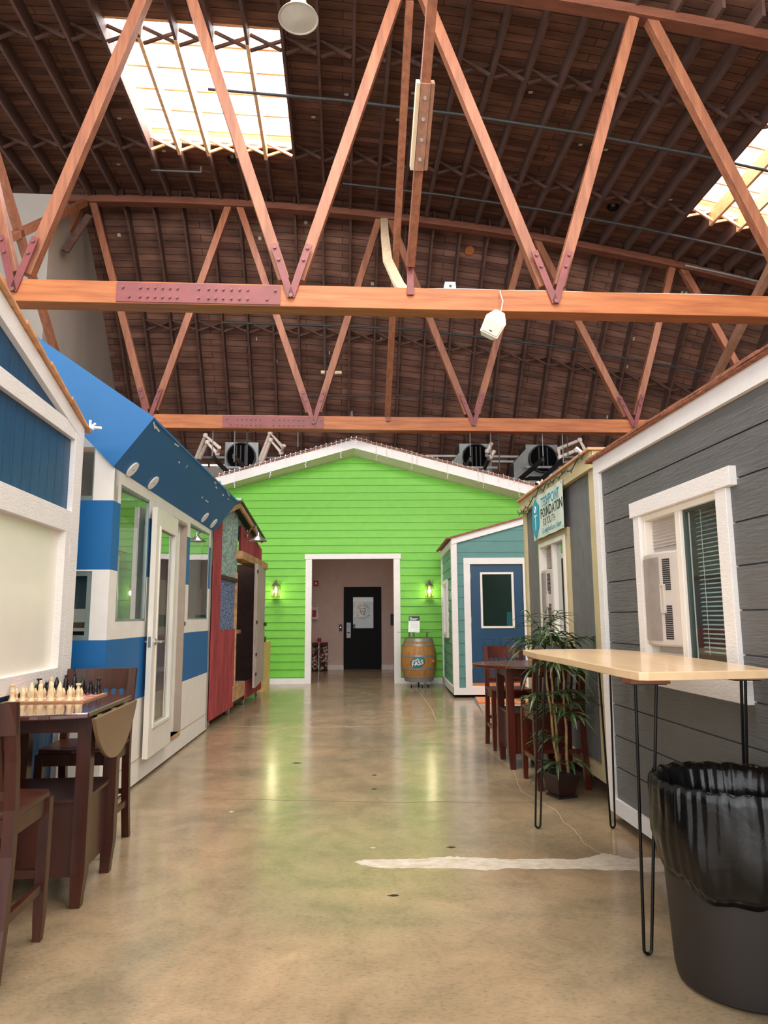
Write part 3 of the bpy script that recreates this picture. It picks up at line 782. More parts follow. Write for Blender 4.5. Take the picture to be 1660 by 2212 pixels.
pvc('inner white plastic pipe loop right of the outer air unit', [(1207,972,16.2),(1210,988,16),(1245,973,15.8),(1262,980,15.8)], 0)
for lbl, p, q in (('galvanised rail behind the left air unit', (436,988), (660,985)), ('galvanised rail under the left air unit', (470,1010), (540,1010)), ('galvanised rail behind the inner right air unit', (920,985), (1260,985)),
                  ('galvanised rail under the inner right air unit', (1000,1010), (1075,1010)), ('galvanised rail under the outer right air unit', (1135,1009), (1225,1009)), ('second galvanised rail behind the right air units', (1060,997), (1260,997))):
    d = 16.6 if 'behind' in lbl else 15.95
    a_ = Vector(HP(*p, d)); b_ = Vector(HP(*q, d)); b_.z = a_.z
    t = thing('strut_rail', lbl, 'metal rail', HALL, tuple(a_)); MB().beam(a_, b_, .05, .05).build('rail', M['strut'], t)
for i, (x, y1, wd) in enumerate(((459,985,'left of the left air unit'),(506,998,'in front of the left air unit'),(533,1005,'right of the left air unit'),(644,965,'left of the gable ridge'),(1017,985,'in front of the inner right air unit'),(1062,985,'right of the inner right air unit'),(1080,1018,'midway between the right air units'),(1174,985,'in front of the outer right air unit'),(1218,1000,'right of the outer right air unit'),(1228,990,'farthest right by the tan hut eave'),(1376,950,'above the dark grey hut eave'))):
    a_ = Vector(HP(x, y1, 14.02)); b_ = Vector((a_.x, a_.y, 5.083))
    t = thing('hanger_rod', 'thin steel hanger rod ' + wd, 'hanger rod', HALL, tuple(a_)); MB().tube([a_, b_], .011 if i != 2 else .022, 6).build('rod', M['strut' if i not in (2, 6, 9) else 'pipe'], t)
for lbl, p, q in (('dark slanting strut before the left air unit, right one', (505,985), (530,1012)), ('dark slanting strut before the left air unit, left one', (458,985), (492,1020)), ('dark slanting strut before the inner right air unit', (1017,992), (1005,1012)), ('dark slanting strut right of the inner right air unit', (1056,990), (1043,1022)), ('dark slanting strut before the outer right air unit', (1174,992), (1118,1040)), ('dark slanting strut right of the outer right air unit', (1218,992), (1160,1045))):
    a_ = Vector(HP(*p, 14.08)); b_ = Vector(HP(*q, 15.6)); t = thing('slanting_strut', lbl, 'metal strut', HALL, tuple(a_)); MB().beam(a_, b_, .09, .05).build('bar', M['duct_dark'], t)
bx = Vector(HP(1187, 1030, 16.0)); bb_ = thing('blue_carton', 'small blue carton on the platform behind the tan hut eave', 'box', HALL, tuple(bx))
MB().box(bx.x-.1, bx.x+.1, bx.y-.1, bx.y+.1, bx.z-.1, bx.z+.1).build('carton', M['box_blue'], bb_); MB().box(bx.x-.04, bx.x+.04, bx.y-.104, bx.y-.1, bx.z-.02, bx.z+.05).build('label_patch', M['white_flat'], bb_)
pf = thing('equipment_platform', 'white edged platform carrying the air units behind the gable', 'platform', HALL, (0, 16, 4.5))
MB().box(-5.2, 10.5, 15.7, 18.2, 4.36, 4.42).build('platform_deck', M['drywall'], pf)
MB().box(-5.2, 10.5, 18.1, 18.2, 4.42, 5.0).build('platform_upstand', M['drywall'], pf)

# ================================================================== GREEN HOUSE
G = Frame((0, 14.85, 0), 0, 'y')
gh = thing('green_house', 'lime green lap sided house facade with white gable at corridor end', 'house', G, (-.6, 0, 0))
pk = G.at(765, 986); gl = G.at(498, 1057); gr_ = G.at(1135, 1083)
slL = (pk.z-gl.z)/(pk.x-gl.x); slR = (pk.z-gr_.z)/(gr_.x-pk.x)
XL, XR = pk.x-4.1, pk.x+4.2
rake = lambda x: pk.z - (slL*(pk.x-x) if x < pk.x else slR*(x-pk.x))
ox0, ox1 = G.at(674, 1300).x, G.at(851, 1300).x; oz = G.at(760, 1208).z
step = .1595; zoff = G.at(830, 1112.5).z % step
sd = MB(); z = zoff - step
def xat(zz, left): return max(XL, pk.x-(pk.z-zz)/slL) if left else min(XR, pk.x+(pk.z-zz)/slR)
def slab(xa0, xb0, xa1, xb1, z0, z1, y0, y1):
    sd.hexa([(xa0, y0, z0), (xb0, y0, z0), (xb0, .02, z0), (xa0, .02, z0)], [(xa1, y1, z1), (xb1, y1, z1), (xb1, .02, z1), (xa1, .02, z1)])
while z < pk.z:
    za, zb_ = max(z, .0), min(z+step, pk.z)
    if zb_ > za:
        zs = [za] + ([oz] if za < oz < zb_ else []) + [zb_]
        yy = lambda q: -.024 + .02*((q-z)/step)
        for s0, s1 in zip(zs, zs[1:]):
            if s1 <= oz + 1e-6:
                slab(xat(s0, 1), ox0, xat(s1, 1), ox0, s0, s1, yy(s0), yy(s1)); slab(ox1, xat(s0, 0), ox1, xat(s1, 0), s0, s1, yy(s0), yy(s1))
            else: slab(xat(s0, 1), xat(s0, 0), xat(s1, 1), xat(s1, 0), s0, s1, yy(s0), yy(s1))
    z += step
sd.build('lap_siding', M['green'], gh)
tx0, tx1 = G.at(660, 1330).x, G.at(865.5, 1330).x; tz = G.at(760, 1197).z
MB().box(tx0, ox0, -.05, .1, 0, oz).build('door_casing', M['white'], gh, bevel=.004)
MB().box(ox1, tx1, -.05, .1, 0, oz).build('door_casing', M['white'], gh, bevel=.004)
MB().box(tx0-.02, tx1+.02, -.06, .1, oz, tz).build('door_header', M['white'], gh, bevel=.004)
MB().box(XL, tx0, -.04, 0, 0, .115).build('base_board', M['white'], gh); MB().box(tx1, XR, -.04, 0, 0, .115).build('base_board', M['white'], gh)
ov = -.42
Fk = G.at(765, 950, 'y', ov); fbk = G.at(762, 968.5, 'y', ov)
fL = G.at(487, 1047, 'y', ov); fR = G.at(1145, 1070, 'y', ov); fl0 = G.at(470, 1031, 'y', ov); fr0 = G.at(1160, 1052, 'y', ov)
def ext(p, q, x): return q.z + (q.z-p.z)/(q.x-p.x)*(x-q.x)
xl, xr_ = XL-.2, XR+.2
for (xe, pt, pb) in ((xl, fl0, fL), (xr_, fr0, fR)):
    zt_, zb2 = ext(Fk, pt, xe), ext(fbk, pb, xe)
    MB().prism([(Fk.x, fbk.z), (Fk.x, Fk.z), (xe, zt_), (xe, zb2)], 'y', ov-.03, ov+.01).build('gable_fascia', M['white'], gh)
    zw = rake(xe)
    MB().hexa([(Fk.x, ov, fbk.z), (xe, ov, zb2), (xe, ov, zb2+.02), (Fk.x, ov, fbk.z+.02)], [(pk.x, .02, pk.z), (xe, .02, zw), (xe, .02, zw+.02), (pk.x, .02, pk.z+.02)]).build('soffit', M['soffit'], gh)
    MB().hexa([(Fk.x, ov-.05, Fk.z), (xe, ov-.05, zt_), (xe, ov-.05, zt_+.03), (Fk.x, ov-.05, Fk.z+.03)], [(Fk.x, 2.5, Fk.z), (xe, 2.5, zt_), (xe, 2.5, zt_+.03), (Fk.x, 2.5, Fk.z+.03)]).build('roof_slope', M['shingle'], gh)
# icicle lights on the gable
il = thing('icicle_lights', 'string of icicle lights along the white gable, left side lit bluish', 'string lights', G, tuple(Fk))
wm = MB(); on = MB(); off = MB()
def rk(x, o=0):
    pt = fl0 if x < Fk.x else fr0
    return ext(Fk, pt, x) + o
x = fl0.x+.05; prev = None; i = 0
while x < fr0.x:
    z = rk(x, .045 + random.uniform(-.01, .012)); p = Vector((x, ov-.05, z))
    if prev: wm.tube([prev, p], .004, 4)
    prev = p; tgt = on if x < Fk.x+.1 else off
    tgt.lathe([(.001, -.014), (.007, -.004), (.007, .004), (.001, .014)], 6, p + Vector((0, -.01, .012)))
    L_ = (.04, .13, .07, .22, .10, .05)[i % 6] * random.uniform(.7, 1.3)
    if i % 7 == 3: L_ = .36
    wm.tube([p, p + Vector((random.uniform(-.01, .01), -.006, -L_))], .003, 4)
    k = int(L_/.045)
    for q in range(1, k+1): tgt.lathe([(.001, -.012), (.006, -.004), (.006, .004), (.001, .011)], 6, p + Vector((random.uniform(-.014, .014), -.014, -q*.045)))
    x += .105; i += 1
wm.build('cable', M['wire'], il); on.build('lit_bulb', M['ice_on'], il)['kind'] = 'stuff'; off.build('unlit_bulb', M['ice_off'], il)['kind'] = 'stuff'
# lanterns
def lantern(label, px, py):
    c_ = G.at(px, py, 'y', -.14); t = thing('wall_lantern', label, 'wall lamp', G, (c_.x, -.03, c_.z), group='lanterns either side of the doorway')
    MB().box(c_.x-.07, c_.x+.07, -.05, -.02, c_.z+.0, c_.z+.2).build('back_plate', M['green'], t)
    cz = c_.z
    MB().lathe([(.0, .2), (.02, .19), (.03, .15), (.085, .09), (.09, .08), (.0, .08)], 8, (c_.x, -.14, cz)).build('cap', M['lantern'], t)
    MB().tube([(c_.x, -.04, cz+.16), (c_.x, -.1, cz+.21), (c_.x, -.14, cz+.19)], .008, 6).build('arm', M['lantern'], t)
    cg = MB()
    for k in range(6):
        an = 2*pi*k/6; cg.tube([(c_.x+.08*cos(an), -.14+.08*sin(an), cz+.08), (c_.x+.075*cos(an), -.14+.075*sin(an), cz-.15)], .006, 5)
    cg.lathe([(.085, -.155), (.085, -.145), (.07, -.145), (.07, -.155)], 12, (c_.x, -.14, cz))
    cg.build('cage', M['lantern'], t)
    MB().lathe([(.055, -.14), (.06, -.03), (.055, .08)], 14, (c_.x, -.14, cz)).build('glass_shade', M['lamp_glass'], t, smooth=True)
    MB().lathe([(.004, -.07), (.024, -.05), (.03, -.02), (.02, .02), (.01, .05), (.002, .055)], 12, (c_.x, -.14, cz)).build('bulb', M['lamp_on'], t, smooth=True)
    l = bpy.data.lights.new('lantern_light', 'POINT'); l.energy = 5; l.color = (1, .86, .55); l.shadow_soft_size = .05
    lo = bpy.data.objects.new('lantern_light', l); COL.objects.link(lo); lo.location = G.W((c_.x, -.2, cz-.04))
lantern('lit wall lantern left of the white doorway', 596, 1274)
lantern('lit wall lantern right of the doorway above the barrel', 928, 1274)

# hallway behind the doorway
hy = 3.98
hw = MB()
struct_mesh(MB().box(-2.6, 1.6, hy, hy+.1, 0, 3.0), 'wall_hallway_end', M['mauve'], G, (0, hy, 0))
struct_mesh(MB().box(-2.6, -2.5, .1, hy, 0, 3.0), 'wall_hallway_left', M['mauve'], G, (-2.6, 0, 0))
struct_mesh(MB().box(1.5, 1.6, .1, hy, 0, 3.0), 'wall_hallway_right', M['mauve'], G, (1.6, 0, 0))
struct_mesh(MB().box(-2.6, 1.6, .1, hy, 3.0, 3.1), 'ceiling_hallway', M['mauve'], G, (0, 0, 3))
bh = MB()
for a0, a1, z0, z1 in cells((-2.6, 1.6, 0, 3.0), [(ox0, ox1, -1, oz)]): bh.box(a0, a1, .06, .12, z0, z1)
struct_mesh(bh, 'wall_hallway_front', M['mauve'], G, (0, .06, 0))
dxa, dxb = G.at(743, 1400, 'y', hy).x, G.at(824.5, 1400, 'y', hy).x; dzt = G.at(783, 1268, 'y', hy).z
struct_mesh(MB().box(-2.5, dxa, hy-.03, hy, 0, .12), 'baseboard_hallway_left', M['cabinet_white'], G, (dxa, hy, 0)); struct_mesh(MB().box(dxb, 1.5, hy-.03, hy, 0, .12), 'baseboard_hallway_right', M['cabinet_white'], G, (dxb, hy, 0))
dr = structure('door_1', G, (dxa, hy, 0))
MB().frame(dxa, dxb, -.05, dzt, .05, hy-.05, hy-.001, 'y').build('door_frame', M['black_door'], dr)
wp0, wp1 = G.at(763, 1290, 'y', hy-.04), G.at(807, 1357, 'y', hy-.04)
lf = MB()
for a0, a1, z0, z1 in cells((dxa+.05, dxb-.05, .01, dzt-.05), [(wp0.x, wp1.x, wp1.z, wp0.z)]): lf.box(a0, a1, hy-.04, hy-.001, z0, z1)
lf.build('door_leaf', M['black_door'], dr)
# what shows through the door light: cream paper and pale curtain
MB().box(wp0.x, wp1.x, hy-.008, hy-.002, wp1.z, wp0.z-.12).build('curtain', M['paper'], dr)
MB().box(wp0.x+.02, wp0.x+.25, hy-.014, hy-.009, wp0.z-.52, wp0.z-.11).build('poster', M['rustic'], dr)
MB().box(wp0.x, wp1.x, hy-.022, hy-.018, wp1.z, wp0.z).build('pane', M['glass_dull'], dr)
cx_, cz_ = (wp0.x+wp1.x)/2, (wp0.z+wp1.z)/2
def arctext(txt, r, a0, a1, up=True):
    n = len(txt)
    for i, ch in enumerate(txt):
        an = a0 + (a1-a0)*i/(n-1)
        px_, pz_ = cx_ + r*cos(an), cz_ + .02 + r*sin(an)
        rt = (an - pi/2) if up else (an + pi/2)
        yield ch, px_, pz_, rt
txo = []
# lettering is read from the other side of the glass, so it stands mirrored here
for word, r, a0, a1, upw in (('NOTION', .175, R(35), R(145), True), ('WORKS', .175, R(-35), R(-145), False)):
    for ch, px_, pz_, rt in arctext(word, r, a0, a1, upw):
        def fn(co, px_=px_, pz_=pz_, rt=rt): 
            dx, dz = co.x-px_, co.z-pz_
            return (px_ + dx*cos(rt) - dz*sin(rt), co.y, pz_ + dx*sin(rt) + dz*cos(rt))
        text_part(ch, .075, M['duct_dark'], dr, 'glass_letter', (px_, hy-.026, pz_), ext=.001, fn=fn, mirror=True)
MB().prism([(cx_-.09, cz_+.09), (cx_-.055, cz_-.05), (cx_+.04, cz_-.05), (cx_+.07, cz_+.09), (cx_+.055, cz_+.09), (cx_+.03, cz_-.037), (cx_-.045, cz_-.037), (cx_-.077, cz_+.09)], 'y', hy-.027, hy-.025).build('glass_emblem', M['duct_dark'], dr)
text_part('W', .09, M['duct_dark'], dr, 'glass_emblem', (cx_-.01, hy-.026, cz_+.02), ext=.001)
MB().box(cx_-.09, cx_+.07, hy-.027, hy-.025, cz_+.1, cz_+.108).box(cx_-.18, cx_-.13, hy-.027, hy-.025, cz_+.02, cz_+.026).box(cx_+.11, cx_+.16, hy-.027, hy-.025, cz_+.02, cz_+.026).build('glass_emblem', M['duct_dark'], dr)
p0, p1 = G.at(749, 1345, 'y', hy-.05), G.at(758, 1378, 'y', hy-.05)
MB().box(p0.x, p1.x, hy-.055, hy-.04, p1.z, p0.z).build('door_handle', M['strut'], dr)
MB().box(p0.x+.02, p1.x-.02, hy-.07, hy-.055, p1.z+.12, p1.z+.15).box(p0.x+.03, p0.x+.05, hy-.07, hy-.055, p0.z-.1, p0.z-.07).build('keyhole', M['duct_dark'], dr)
rd = G.at(736, 1356, 'y', hy-.03); e = thing('card_reader', 'black card reader with small blue light beside the black door', 'card reader', G, (rd.x, hy-.03, rd.z))
MB().box(rd.x-.04, rd.x+.04, hy-.03, hy, rd.z-.085, rd.z+.085).build('body', M['black'], e, bevel=.005); MB().disc((rd.x, hy-.031, rd.z+.01), (0, -1, 0), .012, .004, 10).build('indicator', mat('blue_led', (120, 160, 255), emit=(.4, .6, 1), estr=3), e)
al = G.at(683, 1260, 'y', hy-.03); e = thing('fire_alarm', 'small red fire alarm high on the hallway wall', 'fire alarm', G, (al.x, hy, al.z))
MB().box(al.x-.06, al.x+.06, hy-.05, hy, al.z-.07, al.z+.07).build('body', M['red_alarm'], e, bevel=.008); MB().box(al.x-.025, al.x+.025, hy-.056, hy-.05, al.z-.03, al.z+.03).build('strobe', M['cabinet_white'], e)
ca, cb_ = G.at(668, 1307, 'y', hy-.1), G.at(688, 1338, 'y', hy-.1); e = thing('extinguisher_cabinet', 'white fire extinguisher cabinet on the hallway wall', 'cabinet', G, (ca.x, hy, cb_.z))
MB().frame(ca.x-.1, cb_.x, cb_.z, ca.z, .05, hy-.16, hy-.12, 'y').box(ca.x-.1, cb_.x, hy-.12, hy, cb_.z, ca.z).build('cabinet_body', M['cabinet_white'], e)
MB().box(ca.x-.05, cb_.x-.05, hy-.14, hy-.125, cb_.z+.06, cb_.z+.24).build('window_pane', M['red_alarm'], e)
MB().box(ca.x+.0, cb_.x-.03, hy-.168, hy-.16, ca.z-.035, ca.z-.01).build('sign_strip', M['door_wood'], e)
q0, q1 = G.at(844, 1326, 'y', hy-.05), G.at(853, 1350, 'y', hy-.05); e = thing('wall_panel', 'dark wall panel at right edge of the doorway', 'wall panel', G, (q0.x, hy, q1.z))
MB().box(q0.x, q0.x+.3, hy-.06, hy, q1.z, q0.z).build('panel', M['duct_dark'], e)
rb = G.at(690, 1449, 'z', .0); e = thing('recycling_bin', 'see-through bin full of crushed cans inside the hallway', 'recycling bin', G, (rb.x-.1, rb.y, 0))
bx_, by_ = rb.x-.02, rb.y+.02
MB().lathe([(.20, .02), (.215, .3), (.22, .60), (.0, .62)], 24, (bx_, by_, 0)).build('can_heap', M['can_mix'], e, smooth=True)['kind'] = 'stuff'
cm = MB()
for i in range(70):
    an = random.uniform(pi*.95, pi*2.05); zz = random.uniform(.06, .6); r_ = .215
    c_ = Vector((bx_ + r_*cos(an), by_ + r_*sin(an), zz)); dd = Vector((random.uniform(-1, 1)*sin(an), random.uniform(-1, 1)*-cos(an), random.uniform(-.7, .7))).normalized()
    cm.tube([c_-dd*.05, c_+dd*.05], .026, 7)
cm.build('crushed_cans', M['clearbag'], e)['kind'] = 'stuff'
MB().lathe([(.24, .0), (.245, .66), (.25, .72), (.235, .72), (.235, .0)], 28, (bx_, by_, 0)).build('bin_liner', glass_mat('bin_clear_plastic', (.75, .66, .63)), e, smooth=True)
mg = G.at(688, 1386, 'y', hy-.3)
solo(MB().lathe([(.0, 0), (.045, 0), (.045, .1), (.038, .1), (.036, .01), (0, .01)], 16, (rb.x+.0, by_-.03, .722)).tube([(rb.x-.04, by_-.03, .80), (rb.x-.07, by_-.03, .79), (rb.x-.07, by_-.03, .75), (rb.x-.04, by_-.03, .74)], .006, 6), 'red_mug', M['red_alarm'], 'red mug standing on top of the can bin', 'mug', G, (rb.x, by_, .722))
MB().lathe([(.0, .715), (.25, .715), (.25, .722), (.0, .722)], 24, (bx_, by_, 0)).build('lid', M['clearbag'], e)

# ================================================================== TEAL HUT
T = Frame((WF.at(985, 1507, 'z', .0).x, 12.24, 0), 0, 'y')
th = thing('teal_hut', 'small teal lap sided hut with blue door beside the green house', 'hut', T, (0, 0, 0))
side_back = 2.2
tw = 3.0
ztl = T.at(978, 1163).z; ztr = T.at(1135, 1119).z; slT = (ztr-ztl)/(T.at(1135, 1119).x-T.at(978, 1163).x)
d0x, d1x = T.at(1018, 1350).x, T.at(1133, 1350).x; dz0, dz1 = T.at(1040, 1475).z, T.at(1070, 1219).z
sd = MB(); stp = T.at(1100, 1192).z - T.at(1100, 1168).z; stp = abs(stp); z = T.at(1050, 1192.7).z % stp - stp
top = lambda x: ztl - .1 + slT*x
hole = (d0x, d1x, dz0-.1, dz1)
while z < top(tw):
    za, zb_ = max(z, .12), z+stp
    for a0, a1, b0, b1 in cells((.0, tw, za, zb_), [hole]) if zb_ > za else []:
        # clip under the sloping roof line
        n = 8
        for k in range(n):
            xa, xb = a0+(a1-a0)*k/n, a0+(a1-a0)*(k+1)/n
            ta, tb = min(b1, top(xa)), min(b1, top(xb))
            if ta <= b0 and tb <= b0: continue
            ta, tb = max(ta, b0), max(tb, b0)
            f = lambda q: -.012 + .012*((q-z)/stp)
            sd.hexa([(xa, f(b0), b0), (xb, f(b0), b0), (xb, .02, b0), (xa, .02, b0)], [(xa, f(ta), ta), (xb, f(tb), tb), (xb, .02, tb), (xa, .02, ta)])
    z += stp
sd.build('front_siding', M['teal'], th)
ss = MB(); z = .12; zt2 = ztl-.06
sb_z = T.at(962, 1192, 'x', 0).z
wy0, wy1 = .95, 1.75; wz0, wz1 = T.at(972, 1378, 'x', 0).z, T.at(972, 1250, 'x', 0).z
while z < zt2:
    zb_ = min(z+.19, zt2)
    for a0, a1, b0, b1 in cells((0, side_back, z, zb_), [(wy0, wy1, wz0, wz1)]):
        ss.hexa([(-.012, a0, b0), (-.012, a1, b0), (.02, a1, b0), (.02, a0, b0)], [(0, a0, b1), (0, a1, b1), (.02, a1, b1), (.02, a0, b1)])
    z += .19
ss.build('side_siding', M['teal_side'], th)
cw = T.at(990, 1350).x
MB().box(-.03, cw, -.035, 0, .05, ztl).build('corner_trim', M['white'], th); MB().box(-.035, -.001, -.03, .09, .05, ztl).build('corner_trim', M['white'], th)
MB().box(-.035, -.001, side_back-.08, side_back, .05, ztl).build('corner_trim', M['white'], th)
MB().box(-.03, tw, -.04, 0, .05, .16).build('skirt_board', M['white'], th); MB().box(-.035, 0, 0, side_back, .05, .17).build('skirt_board', M['white'], th)
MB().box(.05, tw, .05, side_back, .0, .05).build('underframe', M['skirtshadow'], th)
MB().prism([(-.03, ztl-.11), (-.03, ztl+.0), (tw, ztl+slT*tw), (tw, ztl-.11+slT*tw)], 'y', -.05, -.013).build('rake_trim', M['white'], th)
MB().prism([(-.12, ztl-.03), (-.12, ztl+.0), (tw, ztl+.03+slT*tw), (tw, ztl+slT*tw)], 'y', -.09, side_back+.1).build('roof_slab', M['shingle'], th)
MB().box(-.04, 0, 0, side_back, ztl-.16, ztl-.03).build('eave_trim', M['white'], th)
fw = (d0x - T.at(1004, 1350).x)
MB().box(d0x-fw, d0x, -.04, .06, .16, dz1).build('door_casing', M['white'], th); MB().box(d1x, d1x+fw, -.04, .06, .16, dz1).build('door_casing', M['white'], th); MB().box(d0x-fw, d1x+fw, -.045, .06, dz1, dz1+fw).build('door_casing', M['white'], th)
MB().box(d0x, d1x, -.03, .1, dz0-.045, dz0).build('threshold', M['door_wood'], th); MB().box(d0x, d1x, -.036, .05, .161, dz0-.045).build('sill_board', M['white'], th)
g0, g1 = T.at(1041, 1240), T.at(1109, 1353)
dl = MB()
for a0, a1, b0, b1 in cells((d0x+.01, d1x-.01, dz0+.005, dz1-.01), [(g0.x, g1.x, g1.z, g0.z)]): dl.box(a0, a1, .0, .045, b0, b1)
door = dl.build('door', M['blue_door'], th)
pz0, pz1 = dz0+.2, g1.z-.19
for xa, xb in ((g0.x-.02, g0.x+.19), (g0.x+.27, g0.x+.48)):
    MB().frame(xa, xb, pz0, pz1, .02, -.008, .001, 'y').box(xa+.04, xb-.04, -.006, .001, pz0+.04, pz1-.04).build('raised_panel', M['blue_door'], door, bevel=.004)
MB().frame(g0.x-.03, g1.x+.03, g1.z-.03, g0.z+.03, .035, -.018, .02, 'y').build('glazing_bead', M['vinyl'], door)
MB().box(g0.x, g1.x, .015, .02, g1.z, g0.z).build('pane', M['glass_door'], door)
for hz in (dz1-.2, (dz0+dz1)/2+.05, dz0+.28): MB().box(d0x-.012, d0x+.014, -.02, .0, hz-.05, hz+.05).build('hinge', M['brass'], door)
MB().frame(wy0, wy1, wz0, wz1, .07, -.045, .0).build('window_casing', M['white'], th)
MB().box(-.01, -.004, wy0+.07, wy1-.07, wz0+.07, wz1-.07).build('window_pane', M['glass_door'], th)
MB().frame(wy0+.06, wy1-.06, wz0+.06, wz1-.06, .04, -.03, .02).build('window_sash', M['vinyl'], th)
ins = MB().box(.06, tw, side_back-.06, side_back, .1, ztl).box(tw-.05, tw, .05, side_back, .1, ztl+.8).box(.05, tw, .05, side_back, .1, .14)
ins.build('inner_wall', M['teal'], th)
MB().frame(1.7, 2.35, .4, 2.0, .08, side_back-.09, side_back-.061, 'y').build('inner_casing', M['white'], th)
pp_ = T.at(1104, 1338, 'y', .2)
solo(MB().box(pp_.x-.09, pp_.x+.09, .06, .07, pp_.z-.15, pp_.z+.13).box(pp_.x-.06, pp_.x+.06, .055, .06, pp_.z-.1, pp_.z+.0), 'door_poster', M['teal_dark'], 'small teal poster behind the glass of the blue door', 'poster', T, (pp_.x, .06, pp_.z))
mt = [WF.at(x, y, 'z', .0) for x, y in ((1027,1507), (1150,1507), (1160,1520), (1034,1519))]
dm = thing('doormat', 'orange coir doormat on the floor before the blue door', 'doormat', WF, tuple(mt[0]))
MB().prism([(p.x, p.y) for p in mt], 'z', .0, .015).build('mat', M['coir'], dm)
for x_ in (1068, 1115):
    p = WF.at(x_, 1511, 'z', .016); MB().box(p.x-.08, p.x+.08, p.y-.01, p.y+.01, .015, .0165).box(p.x-.02, p.x+.1, p.y-.06, p.y-.045, .015, .0165).build('mat_mark', M['brownwood'], dm)
MB().prism([(p.x, p.y) for p in [WF.at(x, y, 'z', 0) for x, y in ((1019,1508), (1027,1507), (1034,1520), (1046,1545))]], 'z', -.01, .001).build('floor_plate', M['strut'], floor)

# ================================================================== window fan helper (side wall frames, x out of the wall is negative on the right huts)
def window_fan(label, fr, y0, y1, z0, z1, x, parent=None):
    """tall portable fan panel seen side-on in a sash; y0<y1, sticks out to -x"""
    t = thing('window_fan', label, 'window fan', fr, (x, (y0+y1)/2, z0), group='fans set upright in the hut windows')
    n = 10; pr = []
    ys = [y0 + (y1-y0)*i/n for i in range(n+1)]
    bulge = lambda i: .035 + .045*sin(pi*min(1, (n-i)/n*.9+.1))
    prof = [(x - bulge(i), ys[i]) for i in range(n+1)]
    poly = [(x, y0)] + prof + [(x, y1)]
    MB().prism(poly, 'z', z0, z1).build('housing', M['fan'], t, bevel=.012)
    gr = MB(); m_ = 34; L_ = y1-y0
    on_face = lambda yy: x - (lambda i: bulge(int(i)) + (bulge(min(n, int(i)+1))-bulge(int(i)))*(i-int(i)))((yy-y0)/L_*n)
    for k in range(m_):
        yy = y0 + L_*(.36 + .60*k/m_); xx = on_face(yy)
        gr.hexa([(xx-.004, yy, z0+.03), (xx-.004, yy+.004, z0+.03), (xx+.004, yy+.004, z0+.03), (xx+.004, yy, z0+.03)], [(xx-.004, yy, z1-.03), (xx-.004, yy+.004, z1-.03), (xx+.004, yy+.004, z1-.03), (xx+.004, yy, z1-.03)])
    gr.build('grille', M['fan_line'], t)['kind'] = 'stuff'
    sl = MB()
    for k in range(38):
        zz = z0+.04 + (z1-z0-.08)*k/38
        if .40 < k/38 < .58: continue
        ya = y0 + L_*.14; yb = y0 + L_*.28; sl.hexa([(on_face(ya)-.003, ya, zz), (on_face(yb)-.003, yb, zz), (on_face(yb)+.004, yb, zz), (on_face(ya)+.004, ya, zz)], [(on_face(ya)-.003, ya, zz+.008), (on_face(yb)-.003, yb, zz+.008), (on_face(yb)+.004, yb, zz+.008), (on_face(ya)+.004, ya, zz+.008)])
    sl.build('slots', M['fan_dark'], t)['kind'] = 'stuff'
    ya = y0 + L_*.24; xx = on_face(ya); zc_ = (z0+z1)/2
    MB().frame(ya, ya+.05, zc_-.08, zc_+.08, .012, xx-.016, xx+.01).build('handle', M['fan'], t, bevel=.003)
    MB().box(xx-.004, xx, ya+.01, ya+.04, zc_-.07, zc_+.07).build('handle_recess', M['fan_dark'], t)
    return t
def pleats(parent, y0, y1, z0, z1, x):
    mb = MB(); n = max(3, int((z1-z0)/.018)); pts = []
    for i in range(2*n+1): pts.append((x + (.012 if i % 2 else 0), z0 + (z1-z0)*i/(2*n)))
    pts += [(x+.03, z1), (x+.03, z0)]
    mb.prism(pts, 'y', y0, y1); return mb.build('pleated_filler', M['fan'], parent)

# ================================================================== DARK GREY HUT (right, near)
Od = WF.at(1327, 1748.6, 'z', .07); D = Frame((Od.x, Od.y, 0), 3.67)
dh = thing('charcoal_hut', 'charcoal lap sided hut with white trim at the right edge', 'hut', D, (0, 0, 0))
DL = -3.95
ez = D.at(1300.4, 1022).z
wy1, wy0 = D.at(1392, 1137).y, D.at(1557, 1078).y; wz1, wz0 = 1.915, 1.06
sd = MB(); st = .2012; z = 2.173 - 11*st
k = 0
for i in range(-1, 13):
    z0, z1 = 2.173 - (11-i)*st, 2.173 - (10-i)*st
    za, zb_ = max(z0, .16), min(z1, ez)
    if zb_ <= za: continue
    for a0, a1, b0, b1 in cells((DL, -.09, za+.008, zb_), [(wy0, wy1, wz0, wz1)]): sd.box(-.004, .02, a0, a1, b0, b1)
for a0, a1, b0, b1 in cells((DL, -.09, .16, ez), [(wy0, wy1, wz0, wz1)]): sd.box(.010, .03, a0, a1, b0, b1)
sd.build('siding', M['grey'], dh)
MB().box(-.03, .01, -.09, .0, .07, ez).build('corner_trim', M['white'], dh, bevel=.003); MB().box(-.022, .09, -.005, .02, .07, ez).build('corner_trim', M['white'], dh)
MB().box(-.03, .01, DL, -.0, ez, ez+.11).build('eave_trim', M['white'], dh); 
MB().box(-.028, .008, DL, .0, .07, .165).build('skirt_board', M['whitey'], dh)
rs = MB()
yv = DL
while yv < .05:
    L_ = random.uniform(.10, .26); rs.box(-.06 - random.uniform(0, .008), 1.2, yv, min(yv+L_, .06), ez+.108 + random.uniform(0, .003), ez+.122 + random.uniform(0, .006)); yv += L_
rs.build('shingle_edge', M['shingle'], dh)
MB().box(-.06, 2.6, DL, .08, ez+.10, ez+.108).build('roof_slab', M['shingle'], dh)
MB().box(.2, 2.5, DL+.1, -.2, .0, .07).build('underframe', M['skirtshadow'], dh)
